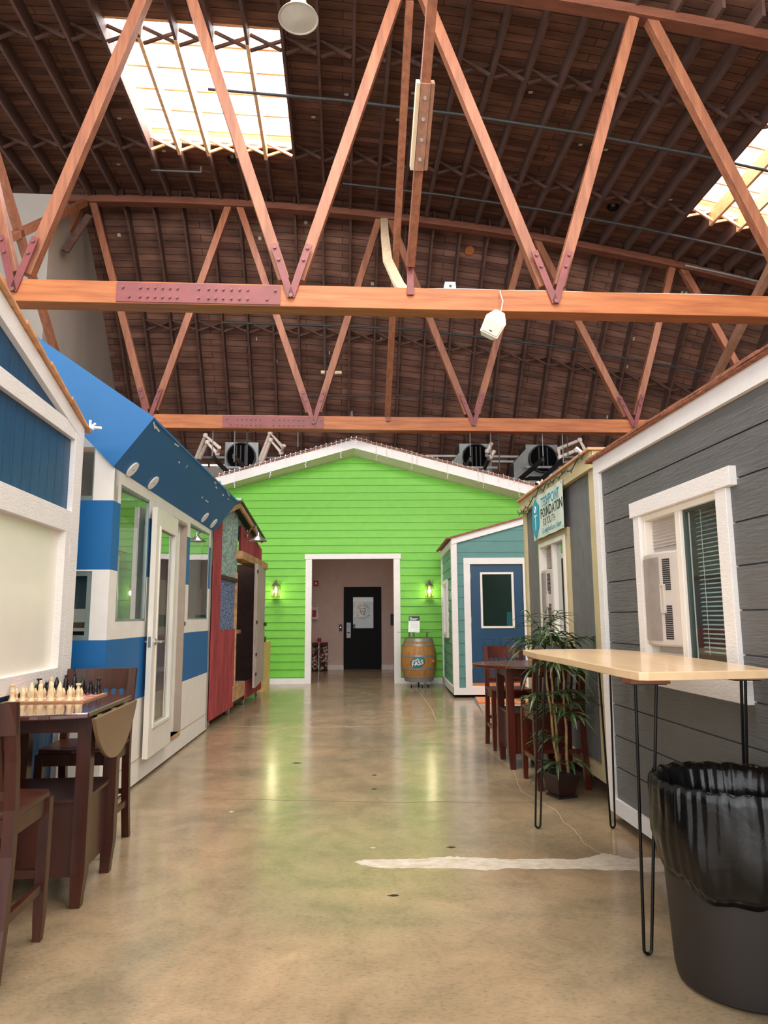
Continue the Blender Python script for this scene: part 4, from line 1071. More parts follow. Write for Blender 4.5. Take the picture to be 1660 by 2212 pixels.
MB().box(2.5, 2.55, DL, 0, .07, ez+.1).box(.03, 2.5, -.05, 0, .07, ez+.1).box(.03, 2.5, DL, DL+.05, .07, ez+.1).box(.03, 2.5, DL, 0, .07, .1).build('inner_wall', M['dark_room'], dh)
wf = MB()
hz0, hz1 = D.at(1592.7, 1048).z, D.at(1592.7, 1005).z; hy0, hy1 = D.at(1593, 1020).y, D.at(1372.6, 1100).y
MB().box(-.04, .01, hy0, hy1, hz0-.0, hz1).build('window_header', M['white'], dh, bevel=.003)
MB().box(-.03, .01, wy0-.1, wy0-.005, wz0, hz0).build('window_casing', M['white'], dh, bevel=.003); MB().box(-.03, .01, wy1+.005, wy1+.09, wz0, hz0).build('window_casing', M['white'], dh, bevel=.003)
MB().box(-.035, .01, hy0+.0, hy1, .955, wz0).build('window_apron', M['white'], dh, bevel=.003)
ws = thing  # keep name local
ww = MB().frame(wy0-.005, wy1+.005, wz0, wz1+.03, .035, -.012, .07).build('window_frame', M['vinyl'], dh, bevel=.003)
ym = D.at(1465, 1103).y
MB().box(-.008, .05, ym-.028, ym+.028, wz0+.03, wz1).build('mullion', M['vinyl'], dh, bevel=.002)
MB().box(.02, .024, wy0+.03, ym-.028, wz0+.03, wz1-.0).build('window_pane', M['glass'], dh)
MB().frame(wy0+.03, ym-.03, wz0+.03, wz1, .02, .01, .03).build('window_sash', M['gasket'], dh)
MB().box(.05, .07, ym+.028, wy1-.03, wz1-.20, wz1).build('filler_back', M['fan'], dh); pleats(dh, ym+.03, wy1-.035, wz1-.17, wz1-.03, .03)
MB().box(.03, .06, ym+.028, wy1-.03, wz0+.03, wz0+.08).build('filler_rail', M['vinyl'], dh)
MB().box(.04, .06, ym+.028, wy1-.03, wz0+.0, wz1).build('filler_panel', M['fan'], dh)
window_fan('grey upright window fan in the charcoal hut window', D, ym+.035, wy1-.005, wz0+.12, wz1-.21, .03)
bl = thing('window_blind', 'white slatted blind behind the right pane of the charcoal hut window', 'blind', D, (.09, ym, wz0+.06))
sl = MB()
for k in range(34): 
    zz = wz0+.1 + k*.0232; sl.hexa([(.060, wy0+.05, zz), (.060, ym-.06, zz), (.070, ym-.06, zz+.007), (.070, wy0+.05, zz+.007)], [(.0605, wy0+.05, zz-.001), (.0605, ym-.06, zz-.001), (.0705, ym-.06, zz+.006), (.0705, wy0+.05, zz+.006)])
sl.build('slats', M['blind'], bl)
MB().box(.055, .08, wy0+.05, ym-.06, wz0+.895-.02, wz0+.905).build('head_rail', M['vinyl'], bl)
for yy in (wy0+.12, ym-.13): MB().tube([(.056, yy, wz0+.09), (.056, yy, wz0+.88)], .0015, 4).build('cord', M['wire'], bl)

# ================================================================== MIDDLE HUT
Oe = WF.at(1322, 1694, 'z', .12); E_ = Frame((Oe.x, Oe.y, 0), 1.76)
eh = thing('tan_trimmed_hut', 'grey board hut with tan trim and banner in the middle right', 'hut', E_, (0, 0, 0))
EL = 2.44; et = 2.56; eb = 2.49
wy0, wy1 = E_.at(1230, 1250).y, E_.at(1176, 1250).y; wz0, wz1 = 1.16, 2.06
bs = MB(); y = .1
while y < EL-.08:
    y1_ = min(y+.148, EL-.08)
    for a0, a1, b0, b1 in cells((y+.006, y1_, .2, eb), [(wy0, wy1, wz0, wz1)]): bs.box(-.004, .02, a0, a1, b0, b1)
    y += .148
for a0, a1, b0, b1 in cells((0, EL, .2, eb), [(wy0, wy1, wz0, wz1)]): bs.box(.008, .03, a0, a1, b0, b1)
bs.build('siding', M['grey_v'], eh)
MB().box(-.03, .01, .0, .11, .12, eb).build('corner_trim', M['tan'], eh, bevel=.003); MB().box(-.03, .01, EL-.09, EL, .12, eb).build('corner_trim', M['tan'], eh, bevel=.003)
MB().box(-.03, .12, -.03, .0, .12, eb).build('corner_trim', M['tan'], eh)
MB().box(-.035, .01, 0, EL, .12, .225).build('skirt_board', M['tan'], eh)
MB().box(-.06, -.02, -.04, EL+.02, eb, 2.625).build('eave_trim', M['tan'], eh); MB().box(-.05, 2.3, -.07, -.035, eb-.0, 2.625).build('eave_trim', M['tan'], eh)
MB().box(-.09, 2.4, -.1, EL+.05, 2.625, 2.645).build('roof_slab', M['cedar'], eh)
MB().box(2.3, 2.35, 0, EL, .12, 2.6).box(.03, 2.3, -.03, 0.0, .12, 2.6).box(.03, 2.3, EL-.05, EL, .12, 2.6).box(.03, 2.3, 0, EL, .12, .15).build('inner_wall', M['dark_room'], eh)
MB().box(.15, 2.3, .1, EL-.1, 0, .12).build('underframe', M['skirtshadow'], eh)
MB().frame(wy0-.1, wy1+.08, wz0-.07, wz1+.07, .075, -.03, .01).build('window_casing', M['tan'], eh, bevel=.003)
MB().frame(wy0-.03, wy1+.01, wz0-.0, wz1+.01, .04, -.045, .05).build('window_frame', M['vinyl'], eh)
ym = E_.at(1199, 1178).y
MB().box(-.03, .05, ym-.022, ym+.022, wz0+.03, wz1-.02).build('mullion', M['vinyl'], eh); MB().box(.01, .014, wy0, ym-.02, wz0+.03, wz1-.02).build('window_pane', M['glass_door'], eh)
MB().box(.045, .06, ym, wy1, wz0, wz1).build('filler_panel', M['fan'], eh); pleats(eh, ym+.03, wy1-.03, wz1-.24, wz1-.04, .02)
window_fan('grey upright window fan in the tan trimmed hut window', E_, ym+.03, wy1-.03, wz0+.06, wz1-.26, .02)
ys, y2 = E_.at(1235, 1090).y, E_.at(1167, 1125).y; bz0, bz1 = 2.113, 2.545
bn = thing('banner', 'pale green banner with cyan shield logo on the tan trimmed hut', 'banner', E_, (-.04, ys, bz0))
nb = 14; cloth = MB(); wav = lambda y: -.074 - .006*sin((y-ys)*16)
for k in range(nb):
    a0, a1 = ys + (y2-ys)*k/nb, ys + (y2-ys)*(k+1)/nb
    cloth.hexa([(wav(a0), a0, bz0), (wav(a1), a1, bz0), (wav(a1)+.002, a1, bz0), (wav(a0)+.002, a0, bz0)], [(wav(a0), a0, bz1), (wav(a1), a1, bz1), (wav(a1)+.002, a1, bz1), (wav(a0)+.002, a0, bz1)])
cloth.build('cloth', M['banner'], bn)
W_ = y2-ys; H_ = bz1-bz0
bfn = lambda co: (wav(co.y) - .0012 + (co.x+.064)*.3, co.y, co.z)
def btext(t, size, yc, zc_, mtl, sx=1., **k): text_part(t, size, M[mtl], bn, 'lettering', (-.064, yc, zc_), rot=(pi/2, 0, -pi/2), ext=.0008, sx=sx, fn=bfn, **k)
ybt = ys + W_*.37
btext('TECHPOINT', .128, ybt+.02, bz0+H_*.775, 'cyan_text', .95, bold=.003); btext('FOUNDATION', .128, ybt-.015, bz0+H_*.53, 'dark_text', .92, bold=.003)
btext('FOR YOUTH', .10, ybt+.09, bz0+H_*.315, 'dark_text', .8); btext("Growing Indiana's Future", .075, ybt, bz0+H_*.13, 'cyan_text', .92, shear=.3)
yc_ = ys + W_*.86; w2 = W_*.125
shp = [(yc_, bz1-.02), (yc_-w2*.6, bz1-.075), (yc_-w2, bz1-.10), (yc_-w2*.95, bz0+.13), (yc_-w2*.5, bz0+.05), (yc_, bz0+.01), (yc_+w2*.5, bz0+.05), (yc_+w2*.95, bz0+.13), (yc_+w2, bz1-.10), (yc_+w2*.6, bz1-.075)]
MB().prism(shp, 'x', -.0835, -.0815).build('shield', M['cyan'], bn)
MB().lathe([(.018, -.001), (.034, -.001), (.034, .001), (.018, .001)], 16, (0, 0, 0))
em = MB()
em.tube([(-.084, yc_ + .03*cos(2*pi*k/16), bz0+H_*.70 + .032*sin(2*pi*k/16)) for k in range(17)], .006, 5)
em.box(-.0855, -.083, yc_-.05, yc_+.05, bz0+H_*.53, bz0+H_*.575).box(-.0855, -.083, yc_-.008, yc_+.008, bz0+H_*.22, bz0+H_*.56)
em.build('emblem', M['white_flat'], bn)
for yy, zz in ((ys+.02, bz0+.02), (ys+.02, bz1-.02), (y2-.02, bz0+.02)): MB().disc((wav(yy)-.001, yy, zz), (-1, 0, 0), .008, .002, 8).build_each('grommet', M['chrome'], bn)
# green string lights
sl_ = thing('string_lights', 'dark green wired string lights looped along the tan hut eave', 'string lights', E_, (-.08, 1.2, 2.5))
anch = [(2.43, 2.50), (2.1, 2.50), (1.72, 2.56), (1.45, 2.62), (1.2, 2.60), (.85, 2.59), (.55, 2.60), (.2, 2.62), (-.02, 2.63)]
sag = [.02, .03, .03, .05, .02, .02, .05, .02]; pts = []
for (a, b), s in zip(zip(anch, anch[1:]), sag):
    for k in range(7):
        t_ = k/7; pts.append((-.085, a[0]+(b[0]-a[0])*t_, a[1]+(b[1]-a[1])*t_ - s*4*t_*(1-t_)))
MB().tube(pts, .005, 5).build('cable', M['green_wire'], sl_)
lb = MB()
for i, p in enumerate(pts):
    if i % 2 == 0: q = Vector(p); lb.tube([q, q + Vector((-.01, random.uniform(-.02, .02), -.035 if i % 4 else .03))], [.006, .004], 6)
lb.build('bulb_socket', M['green_wire'], sl_)['kind'] = 'stuff'
kn = MB()
kc = Vector((-.08, 1.45, 2.65))
for k in range(5): kn.tube([kc, kc + Vector((random.uniform(-.03, .02), random.uniform(-.06, .06), random.uniform(-.04, .04)))], .008, 5)
solo(kn, 'rope_knot', M['wire'], 'white rope knot tied on the tan hut eave above the banner', 'rope knot', E_, tuple(kc))
kn = MB(); kc = Vector((-.07, .12, 2.66))
for k in range(6): kn.tube([kc, kc + Vector((random.uniform(-.04, .02), random.uniform(-.08, .08), random.uniform(-.05, .05)))], .01, 5)
solo(kn, 'rope_knot', M['wire'], 'white rope knot at the tan hut roof corner nearest the camera', 'rope knot', E_, tuple(kc))

# ================================================================== BLUE AND WHITE HUT (left)
Ob = WF.at(447, 1574, 'z', .02); B = Frame((Ob.x, Ob.y, 0), 2.56)
bh_ = thing('blue_white_hut', 'white hut with bright blue stripes and flared blue fascia at left', 'hut', B, (0, 0, 0))
Y0 = -3.729; ZT = 2.46
w1 = (-3.56, -2.78, 1.325, 2.362); w2_ = (-1.225, -.165, 1.333, 2.374); dr_ = (-2.03, -1.42, .205, 2.325)
zs_ = [.0, .21, .69, 1.195, 1.70, 2.21, ZT]
holes = [w1, w2_, dr_]
for nm, (za, zb_), mt_ in (('white_band', (.02, .695), 'white_smooth'), ('blue_band', (.695, 1.195), 'blue'), ('white_band', (1.195, 1.70), 'white_smooth'), ('blue_band', (1.70, 2.21), 'blue'), ('white_band', (2.21, ZT), 'white_smooth')):
    mb = MB()
    for a0, a1, b0, b1 in cells((Y0, 0, za, zb_), holes): MB().box(-.1, 0, a0, a1, b0, b1).build(nm, M[mt_], bh_)
    # end wall facing the camera, with its strip windows
    for a0, a1, b0, b1 in cells((-2.6, -.1, za, zb_), [(-1.2, -.125, 1.195, 1.69), (-1.2, -.125, 2.21, 2.75), (-1.2, -.3, .3, .62)]): mb.box(a0, a1, Y0, Y0+.1, b0, b1)
    mb.build(nm, M[mt_], bh_)
# sloping top of the end wall
MB().prism([(0, ZT), (-.15, ZT+.15), (-.15, 2.21), (0, 2.21)], 'y', Y0+.002, Y0+.1).build('end_wall_top', M['white_smooth'], bh_)
MB().prism([(-1.2, 2.75), (-1.2, ZT+1.3), (-2.6, ZT+2.2), (-2.6, 2.75)], 'y', Y0+.002, Y0+.1).build('end_wall_top', M['white_smooth'], bh_)
for za, zb_ in ((1.195, 1.69), (2.21, 2.75)):
    MB().frame(-1.2, -.125, za, zb_, .035, Y0+.005, Y0+.09, 'y').build('strip_window_frame', M['alu'], bh_)
    MB().box(-1.16, -.16, Y0+.05, Y0+.055, za+.03, zb_-.03).build('window_pane', M['glass_door'], bh_)
MB().frame(-1.2, -.3, .3, .62, .035, Y0+.005, Y0+.09, 'y').build('strip_window_frame', M['alu'], bh_); MB().box(-1.16, -.33, Y0+.05, Y0+.055, .33, .59).build('window_pane', M['glass_door'], bh_)
for w in (w1, w2_):
    MB().frame(w[0], w[1], w[2], w[3], .018, -.08, -.005).build('window_frame', M['alu'], bh_); dxp = (w[1]-w[0])*.036; MB().hexa([(-.052, w[0]+.015, w[2]+.015), (-.052+dxp, w[1]-.015, w[2]+.015), (-.047+dxp, w[1]-.015, w[2]+.015), (-.047, w[0]+.015, w[2]+.015)], [(-.052, w[0]+.015, w[3]-.015), (-.052+dxp, w[1]-.015, w[3]-.015), (-.047+dxp, w[1]-.015, w[3]-.015), (-.047, w[0]+.015, w[3]-.015)]).build('window_pane', M['glass_door'], bh_)
fs = -.0
S0, S1 = Vector((.004, Y0, ZT-.005)), Vector((.285, Y0, 2.83)); F0, F1 = Vector((.004, .08, 2.43)), Vector((.297, .08, 2.83))
MB().hexa([S0, F0, F1, S1], [v + Vector((-.03, 0, .02)) for v in (S0, F0, F1, S1)]).build('flared_fascia', M['blue'], bh_)
Tq = B.at(40, 700, 'y', Y0-.02); T0 = B.at(175, 925, 'y', Y0-.02)
sT = (Tq.z-S1.z)/(Tq.x-S1.x); sB = (T0.z-S0.z)/(T0.x-S0.x)
xe = -1.5
te = Vector((xe, Y0, S1.z+sT*(xe-S1.x))); be = Vector((xe, Y0, S0.z+sB*(xe-S0.x)))
be.z = min(be.z, te.z-.1)
MB().hexa([S0, S1, te, be], [v + Vector((0, -.045, 0)) for v in (S0, S1, te, be)]).build('end_fascia', M['blue'], bh_)
MB().hexa([S1 + Vector((0, 0, -.02)), F1 + Vector((0, 0, -.02)), Vector((te.x, .08, te.z-.02)), te + Vector((0, 0, -.02))], [v for v in (S1, F1, Vector((te.x, .08, te.z)), te)]).build('roof_slab', M['blue'], bh_)
# scuffs and white discs on the fascia
fu = (F0-S0).normalized(); fv = (S1-S0).normalized(); fn_ = fu.cross(fv).normalized()
if fn_.x < 0: fn_ = -fn_
def on_fascia(px, py):
    d = ray(px, py); c = B.loc(CP); dd = Vector((d.dot(B.ex), d.dot(B.ey), d.z)); t_ = (S0-c).dot(fn_)/dd.dot(fn_); return c + dd*t_
for (x, y, wd) in ((285,1013,'nearest the camera'), (330,1042,'second from the camera'), (442,1117,'third from the camera'), (461,1130,'farthest from the camera')):
    p = on_fascia(x, y); e = MB().tube([p + fn_*.002, p + fn_*.014], .065, 28).build('cover_disc', M['white_flat'], bh_, smooth=True)
    MB().tube([p + fn_*.014, p + fn_*.017], .006, 8).build('screw', M['alu'], e)
sc2 = MB()
for x, y, dx, dy in ((335,920,9,12), (332,912,3,14), (377,958,9,6), (386,997,2,3), (402,1010,3,-5), (490,1060,6,12), (481,1067,2,4), (492,1077,2,2), (463,1040,4,5), (474,1038,3,5), (466,1051,3,4), (444,1080,6,5), (436,1073,2,3)):
    p, q = on_fascia(x, y), on_fascia(x+dx, y+dy); sc2.beam(p + fn_*.002, q + fn_*.002, .012, .002, fn_)
sc2.build('paint_chip', M['white_flat'], bh_)
# door opening: jambs, threshold, leaf folded back against the wall
jb_ = MB().box(-.14, .006, dr_[1]-.001, dr_[1]+.03, .2, 2.33).box(-.14, .006, dr_[0]-.03, dr_[0]+.001, .2, 2.33).box(-.14, .006, dr_[0], dr_[1], 2.31, 2.34)
jb_.build('door_jamb', M['jamb'], bh_)
MB().box(-.1, -.06, dr_[1]-.02, dr_[1], .2, 2.31).build('door_stop', M['door_white'], bh_)
MB().box(-.16, .01, dr_[0], dr_[1], .17, .205).build('threshold', M['rustic'], bh_)
MB().box(-.005, .002, dr_[1]+.0, dr_[1]+.03, 1.05, 1.2).build('strike_plate', M['lantern'], bh_)
MB().box(.0, .006, dr_[1]+.06, dr_[1]+.09, 1.27, 1.31).build('wall_switch', M['black'], bh_)
hin = Vector((.02, dr_[0], 0)); edge = B.at(327, 1350, 'x', .14)
lenl = .80; # leaf swings out towards the camera
best = None
for i in range(0, 60):
    an = R(i); q = Vector((.02 + lenl*sin(an), dr_[0] - lenl*cos(an), 1.3)); w_ = B.W(q) - CP
    px = 830 + F_PX * w_.dot(CX)/w_.dot(fwd)
    if best is None or abs(px-318) < best[0]: best = (abs(px-318), an)
an = best[1]; ud = Vector((sin(an), -cos(an), 0)); un = Vector((cos(an), sin(an), 0))
def leafpt(u, n_, z): return hin + ud*u + un*n_ + Vector((0, 0, z))
def leafbox(mb, u0, u1, n0, n1, z0, z1):
    return mb.hexa([leafpt(u0, n0, z0), leafpt(u1, n0, z0), leafpt(u1, n1, z0), leafpt(u0, n1, z0)], [leafpt(u0, n0, z1), leafpt(u1, n0, z1), leafpt(u1, n1, z1), leafpt(u0, n1, z1)])
mb = MB()
for a0, a1, b0, b1 in cells((0, lenl, .20, 2.30), [(.13, lenl-.13, .45, 2.13)]): leafbox(mb, a0, a1, 0, .045, b0, b1)
leaf = mb.build('open_door', M['door_white'], bh_, bevel=.002)
leafbox(MB(), .13, lenl-.13, .018, .026, .45, 2.13).build('glass_panel', M['glass_door'], leaf)
fb_ = MB()
for n0, n1 in ((.045, .055), (-.01, 0)):
    for a0, a1, b0, b1 in cells((.11, lenl-.11, .43, 2.15), [(.135, lenl-.135, .455, 2.125)]): leafbox(fb_, a0, a1, n0, n1, b0, b1)
fb_.build('glazing_bead', M['door_white'], leaf)
zh = B.at(315, 1391, 'x', .15).z
hh = MB()
for s, n0 in ((1, .045), (-1, 0)):
    c_ = leafpt(lenl-.07, n0, zh); hh.tube([c_, c_ + un*s*.012], .028, 16); hh.tube([c_, c_ + un*s*.055], .011, 10); hh.tube([c_ + un*s*.052, c_ + un*s*.052 - ud*.11], .010, 10)
hh.build('lever_handle', M['chrome'], leaf, smooth=True)
leafbox(MB(), lenl-.001, lenl+.003, .011, .034, zh-.045, zh+.045).build('latch_plate', M['strut'], leaf)
# seams in the base board
MB().box(0, .004, Y0, dr_[0], .205, .21).box(0, .004, dr_[1], 0, .205, .21).build('base_seam', M['jamb'], bh_)
MB().box(-2.5, -.05, Y0+.1, -.02, 0.0, .03).build('underframe', M['skirtshadow'], bh_)
MB().box(-2.6, -2.5, Y0, 0, .03, 4).box(-2.5, 0, -.1, 0, .03, ZT).box(-2.5, -.1, Y0+.1, -.1, .16, .2).build('inner_wall', M['white_smooth'], bh_)
dk_ = thing('desk', 'brown desk seen through the strip window of the blue hut', 'desk', B, (-.7, Y0+.5, .2))
MB().box(-1.4, -.16, Y0+.14, Y0+.75, 1.28, 1.32).build('desk_top', M['rustic'], dk_); 
for xx in (-1.38, -.22): MB().box(xx, xx+.05, Y0+.2, Y0+.25, .2, 1.28).build('leg', M['duct_dark'], dk_)
mon = thing('computer_monitor', 'grey monitor back behind the strip window of the blue hut', 'monitor', B, (-.45, Y0+.3, 1.32))
MB().box(-.75, -.19, Y0+.16, Y0+.18, 1.42, 1.78).build('screen_back', M['monitor'], mon, bevel=.005); MB().box(-.5, -.44, Y0+.18, Y0+.2, 1.32, 1.5).box(-.55, -.39, Y0+.16, Y0+.3, 1.32, 1.33).build('stand', M['black'], mon)
bxx = thing('cardboard_box', 'brown cardboard box under the desk in the blue hut', 'box', B, (-.5, Y0+.3, .2)); MB().box(-.9, -.2, Y0+.14, Y0+.5, .2, 1.25).build('box', M['brownwood'], bxx)

# ================================================================== NEAR LEFT HUT
A = Frame((-2.126, 4.811, 0), 5.2)
ah = thing('blue_board_hut', 'blue board hut with white framing and whiteboard at left edge', 'hut', A, (0, 0, 0))
AN = -3.3; yr = -2.2; sl = (3.0-2.66)/1.31
rtop = lambda y: 2.66 - sl*y if y > yr else 2.66 - sl*yr + sl*(y-yr)
y = -.02; bb_ = MB()
while y > AN:
    ya = max(y-.125, AN)
    for a0, a1, b0, b1 in cells((ya, y-.005, .06, 9), [(-9, -.235, 1.04, 1.915)]):
        if b1 > 8: bb_.hexa([(-.02, a0, b0), (-.02, a1, b0), (0, a1, b0), (0, a0, b0)], [(-.02, a0, rtop(a0)-.02), (-.02, a1, rtop(a1)-.02), (0, a1, rtop(a1)-.02), (0, a0, rtop(a0)-.02)])
        else: bb_.box(-.02, 0, a0, a1, b0, b1)
    y -= .125
bb_.build('blue_boards', M['blue_board'], ah)
for a0, a1, b0, b1 in [(AN, 0, .06, 2.6)]: MB().box(-.04, -.021, a0, a1, b0, 1.04).box(-.04, -.021, a0, a1, 1.9, 2.5).box(-.04, -.021, -.235, 0, .06, 2.6).build('backing', M['blue_board'], ah)
mb = MB().box(.0, .035, -.16, .0, .06, 2.64); mb.build('corner_trim', M['white'], ah, bevel=.003)
MB().box(.0, .033, AN, -.0, 2.54, 2.64).build('gable_rail', M['white'], ah, bevel=.003)
MB().box(-.022, .034, AN, -.0, 1.912, 2.055).build('window_header', M['white'], ah, bevel=.003)
MB().box(-.022, .034, AN, -.0, .945, 1.043).build('window_sill', M['white'], ah, bevel=.003); MB().box(-.022, .034, -.238, -.0, 1.04, 1.915).build('window_casing', M['white'], ah)
MB().prism([(0, 2.56), (0, 2.66), (yr, rtop(yr)), (yr, rtop(yr)-.14), (-.0, 2.56)], 'x', 0, .036).build('rake_trim', M['white'], ah, bevel=.002)
MB().prism([(yr, rtop(yr)-.14), (yr, rtop(yr)), (AN, rtop(AN)), (AN, rtop(AN)-.14)], 'x', 0, .036).build('rake_trim', M['white'], ah)
MB().box(-.018, -.012, AN, -.237, 1.042, 1.914).build('whiteboard', M['whiteboard'], ah)
y = .03; k = 0
sh = MB()
while y > yr:
    ya = y-.19
    sh.prism([(y+.03, rtop(y+.03)+.002), (y+.03, rtop(y+.03)+.02), (ya, rtop(ya)+.034), (ya, rtop(ya)+.01)], 'x', -2.6, .06 + .006*(k % 2)); y = ya; k += 1
sh.build('shingle_edge', M['cedar'], ah, bevel=.002)
MB().prism([(yr, rtop(yr)), (yr, rtop(yr)+.03), (AN, rtop(AN)+.03), (AN, rtop(AN))], 'x', -2.6, .06).build('roof_slab', M['cedar'], ah)
MB().box(-2.6, -2.55, AN, 0, .06, 2.6).box(-2.55, -.04, -.04, -.0, .06, 2.62).box(-2.55, -.04, AN, AN+.04, .06, 2.6).build('inner_wall', M['blue_board'], ah)
MB().box(-2.5, -.05, AN+.05, -.05, 0, .06).build('underframe', M['skirtshadow'], ah)
kn = MB(); kc = Vector((.07, .0, 2.675))
for (dx, dy, dz) in ((.0, .0, .05), (.03, .02, .03), (.07, .03, -.0), (.03, -.02, -.02), (.06, .05, .01)): kn.tube([kc, kc + Vector((dx, dy, dz))], .009, 6)
solo(kn, 'rope_knot', M['wire'], 'white rope knot at the eave corner of the blue board hut', 'rope knot', A, tuple(kc))
st_ = A.at(20, 690, 'x', -.15)
solo(MB().beam(A.at(-20, 640, 'x', -.1), A.at(33, 716, 'x', -.1), .03, .03), 'loose_batten', M['cedar'], 'thin pale batten lying along the blue board hut roof edge', 'batten', A, tuple(A.at(33, 716, 'x', -.1)))

# ================================================================== RED SHED
Os = WF.at(459.6, 1549, 'z', .12); S = Frame((Os.x, Os.y, 0), .8)
rh = thing('red_shed', 'red corrugated shed on casters with grey plank door, left of doorway', 'shed', S, (0, 0, 0))
def corr(mb, y0, y1, z0, ztop, x=0., pitch=.086, amp=.017, sgn=1):
    n = max(2, int((y1-y0)/pitch*6)); n -= n % 2
    zt = ztop if callable(ztop) else (lambda y: ztop)
    base = len(mb.v)
    for i in range(n+1):
        y = y0 + (y1-y0)*i/n; xx = x + amp*sin(2*pi*y/pitch)
        mb.v += [(xx, y, z0), (xx, y, zt(y)), (xx-.004, y, zt(y)), (xx-.004, y, z0)]
    for i in range(n):
        b = base+4*i
        mb.f += [(b, b+4, b+5, b+1), (b+2, b+6, b+7, b+3), (b+1, b+5, b+6, b+2), (b, b+3, b+7, b+4)]
    return mb
pk_ = S.at(516, 1085, 'x', .1); er = S.at(565, 1163, 'x', .1)
srl = (pk_.z-er.z)/(er.y-pk_.y)
rr_ = lambda y: pk_.z - srl*(y-pk_.y) if y > pk_.y else pk_.z - .24*(pk_.y-y)
yn = -.255
oy0, oy1 = 1.24, 3.72; oz0, oz1 = .39, 2.26
corr(MB(), yn, .22, .1, lambda y: rr_(y)-.06).build('corrugated_panel', M['red'], rh, smooth=False)
corr(MB(), .22, oy0, .1, 1.19).build('corrugated_panel', M['red'], rh)
corr(MB(), oy0+.16, 3.45, oz1+.03, lambda y: min(2.72, rr_(y)-.06), .014).build('corrugated_panel', M['red'], rh)
corr(MB(), 2.1, 3.75, .1, .36, .0).build('corrugated_panel', M['red'], rh)
corr(MB(), .22, 1.36, 1.92, lambda y: rr_(y)-.05, -.012).build('galvanised_panel', M['galv'], rh)
corr(MB(), 1.36, 2.9, 2.5, lambda y: rr_(y)-.05, -.03).build('galvanised_panel', M['galv'], rh)
corr(MB(), .22, 1.22, 1.19, 1.86, -.006, .03, .004).build('glitter_panel', M['glitter'], rh)
MB().box(-.02, .03, .22, 1.26, 1.86, 1.91).build('panel_batten', M['brownwood'], rh)
MB().box(-.05, .03, 1.22, 1.26, .3, 2.0).build('opening_stud', M['rustic'], rh)
MB().box(-.12, .10, oy0-.02, 3.72, oz1-.06, oz1+.06).build('door_lintel', M['rustic'], rh, bevel=.01)
MB().box(-.3, .02, oy0-.05, 2.1, .16, .38).build('sill_timber', M['rustic'], rh, bevel=.008)
pd_ = MB(); 
for k in range(7):
    u0 = 2.16 + k*.228; xx = .17 - .017*k; pd_.hexa([(xx-.03, u0, .27 + .02*sin(k*2)), (xx, u0, .27), (xx-.015, u0+.222, .27), (xx-.045, u0+.222, .27)], [(xx-.03, u0, 2.2), (xx, u0, 2.2), (xx-.015, u0+.222, 2.2), (xx-.045, u0+.222, 2.2)])
pdr = pd_.build('plank_door', M['plank'], rh)
for zz in (1.25, .75, 2.05, .45): MB().box(.14, .175, 2.14, 2.24, zz, zz+.05).build('hinge', M['brownwood'], pdr)
MB().box(.05, .10, 3.55, 3.68, 1.2, 1.26).build('latch', M['brownwood'], pdr)
MB().box(.13, .165, 2.11, 2.158, .27, 2.2).build('door_edge', M['plank'], pdr)
MB().hexa([(.1, pk_.y, pk_.z-.08), (.1, er.y, er.z-.08), (.13, er.y, er.z-.08), (.13, pk_.y, pk_.z-.08)], [(.1, pk_.y, pk_.z), (.1, er.y, er.z), (.13, er.y, er.z), (.13, pk_.y, pk_.z)]).build('rake_board', M['rustic'], rh)
MB().hexa([(.1, pk_.y, pk_.z-.08), (.1, yn, rr_(yn)-.08), (.13, yn, rr_(yn)-.08), (.13, pk_.y, pk_.z-.08)], [(.1, pk_.y, pk_.z), (.1, yn, rr_(yn)), (.13, yn, rr_(yn)), (.13, pk_.y, pk_.z)]).build('rake_board', M['rustic'], rh)
for (ya, yb) in ((pk_.y, er.y+.08), (yn, pk_.y)):
    MB().hexa([(-1.8, ya, rr_(ya)), (.15, ya, rr_(ya)), (.15, yb, rr_(yb)), (-1.8, yb, rr_(yb))], [(-1.8, ya, rr_(ya)+.035), (.15, ya, rr_(ya)+.035), (.15, yb, rr_(yb)+.035), (-1.8, yb, rr_(yb)+.035)]).build('roof_sheet', M['duct_dark'], rh)
MB().box(-1.8, .15, pk_.y-.07, pk_.y+.07, pk_.z+.01, pk_.z+.05).build('ridge_cap', M['galv'], rh)
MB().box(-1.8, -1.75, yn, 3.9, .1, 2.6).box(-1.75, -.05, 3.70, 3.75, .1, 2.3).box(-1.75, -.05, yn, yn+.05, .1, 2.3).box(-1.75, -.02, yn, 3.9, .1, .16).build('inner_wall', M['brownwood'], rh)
MB().beam((-.3, 1.35, 1.9), (-.3, 2.3, 1.45), .12, .05).box(-.5, -.1, 1.3, 2.3, 1.1, 1.16).build('inner_brace', M['rustic'], rh)
for (yy, zz) in ((-.1, .055), (1.15, .055), (2.3, .055), (3.6, .055)):
    cs = MB().box(-.09, -.0, yy-.03, yy+.03, .1, .12).build('caster', M['chrome'], rh)
    MB().tube([(-.065, yy, .055), (-.03, yy, .055)], .055, 16).build('caster_wheel', M['chrome'], cs, smooth=True)
gl_ = thing('gooseneck_lamp', 'galvanised gooseneck barn lamp on the red shed wall', 'wall lamp', S, (.05, 2.4, 2.6))
p0 = S.at(531, 1152, 'x', .03); p1 = S.at(558, 1166, 'x', .42)
MB().disc(p0, (1, 0, 0), .06, .03, 18).build('wall_plate', M['chrome'], gl_)
MB().tube([p0, p0.lerp(p1, .2) + Vector((0, 0, .02)), p0.lerp(p1, .5) + Vector((0, 0, .13)), p0.lerp(p1, .8) + Vector((0, 0, .17)), Vector((p1.x, p1.y, p1.z+.08))], .014, 8).build('arm', M['chrome'], gl_, smooth=True)
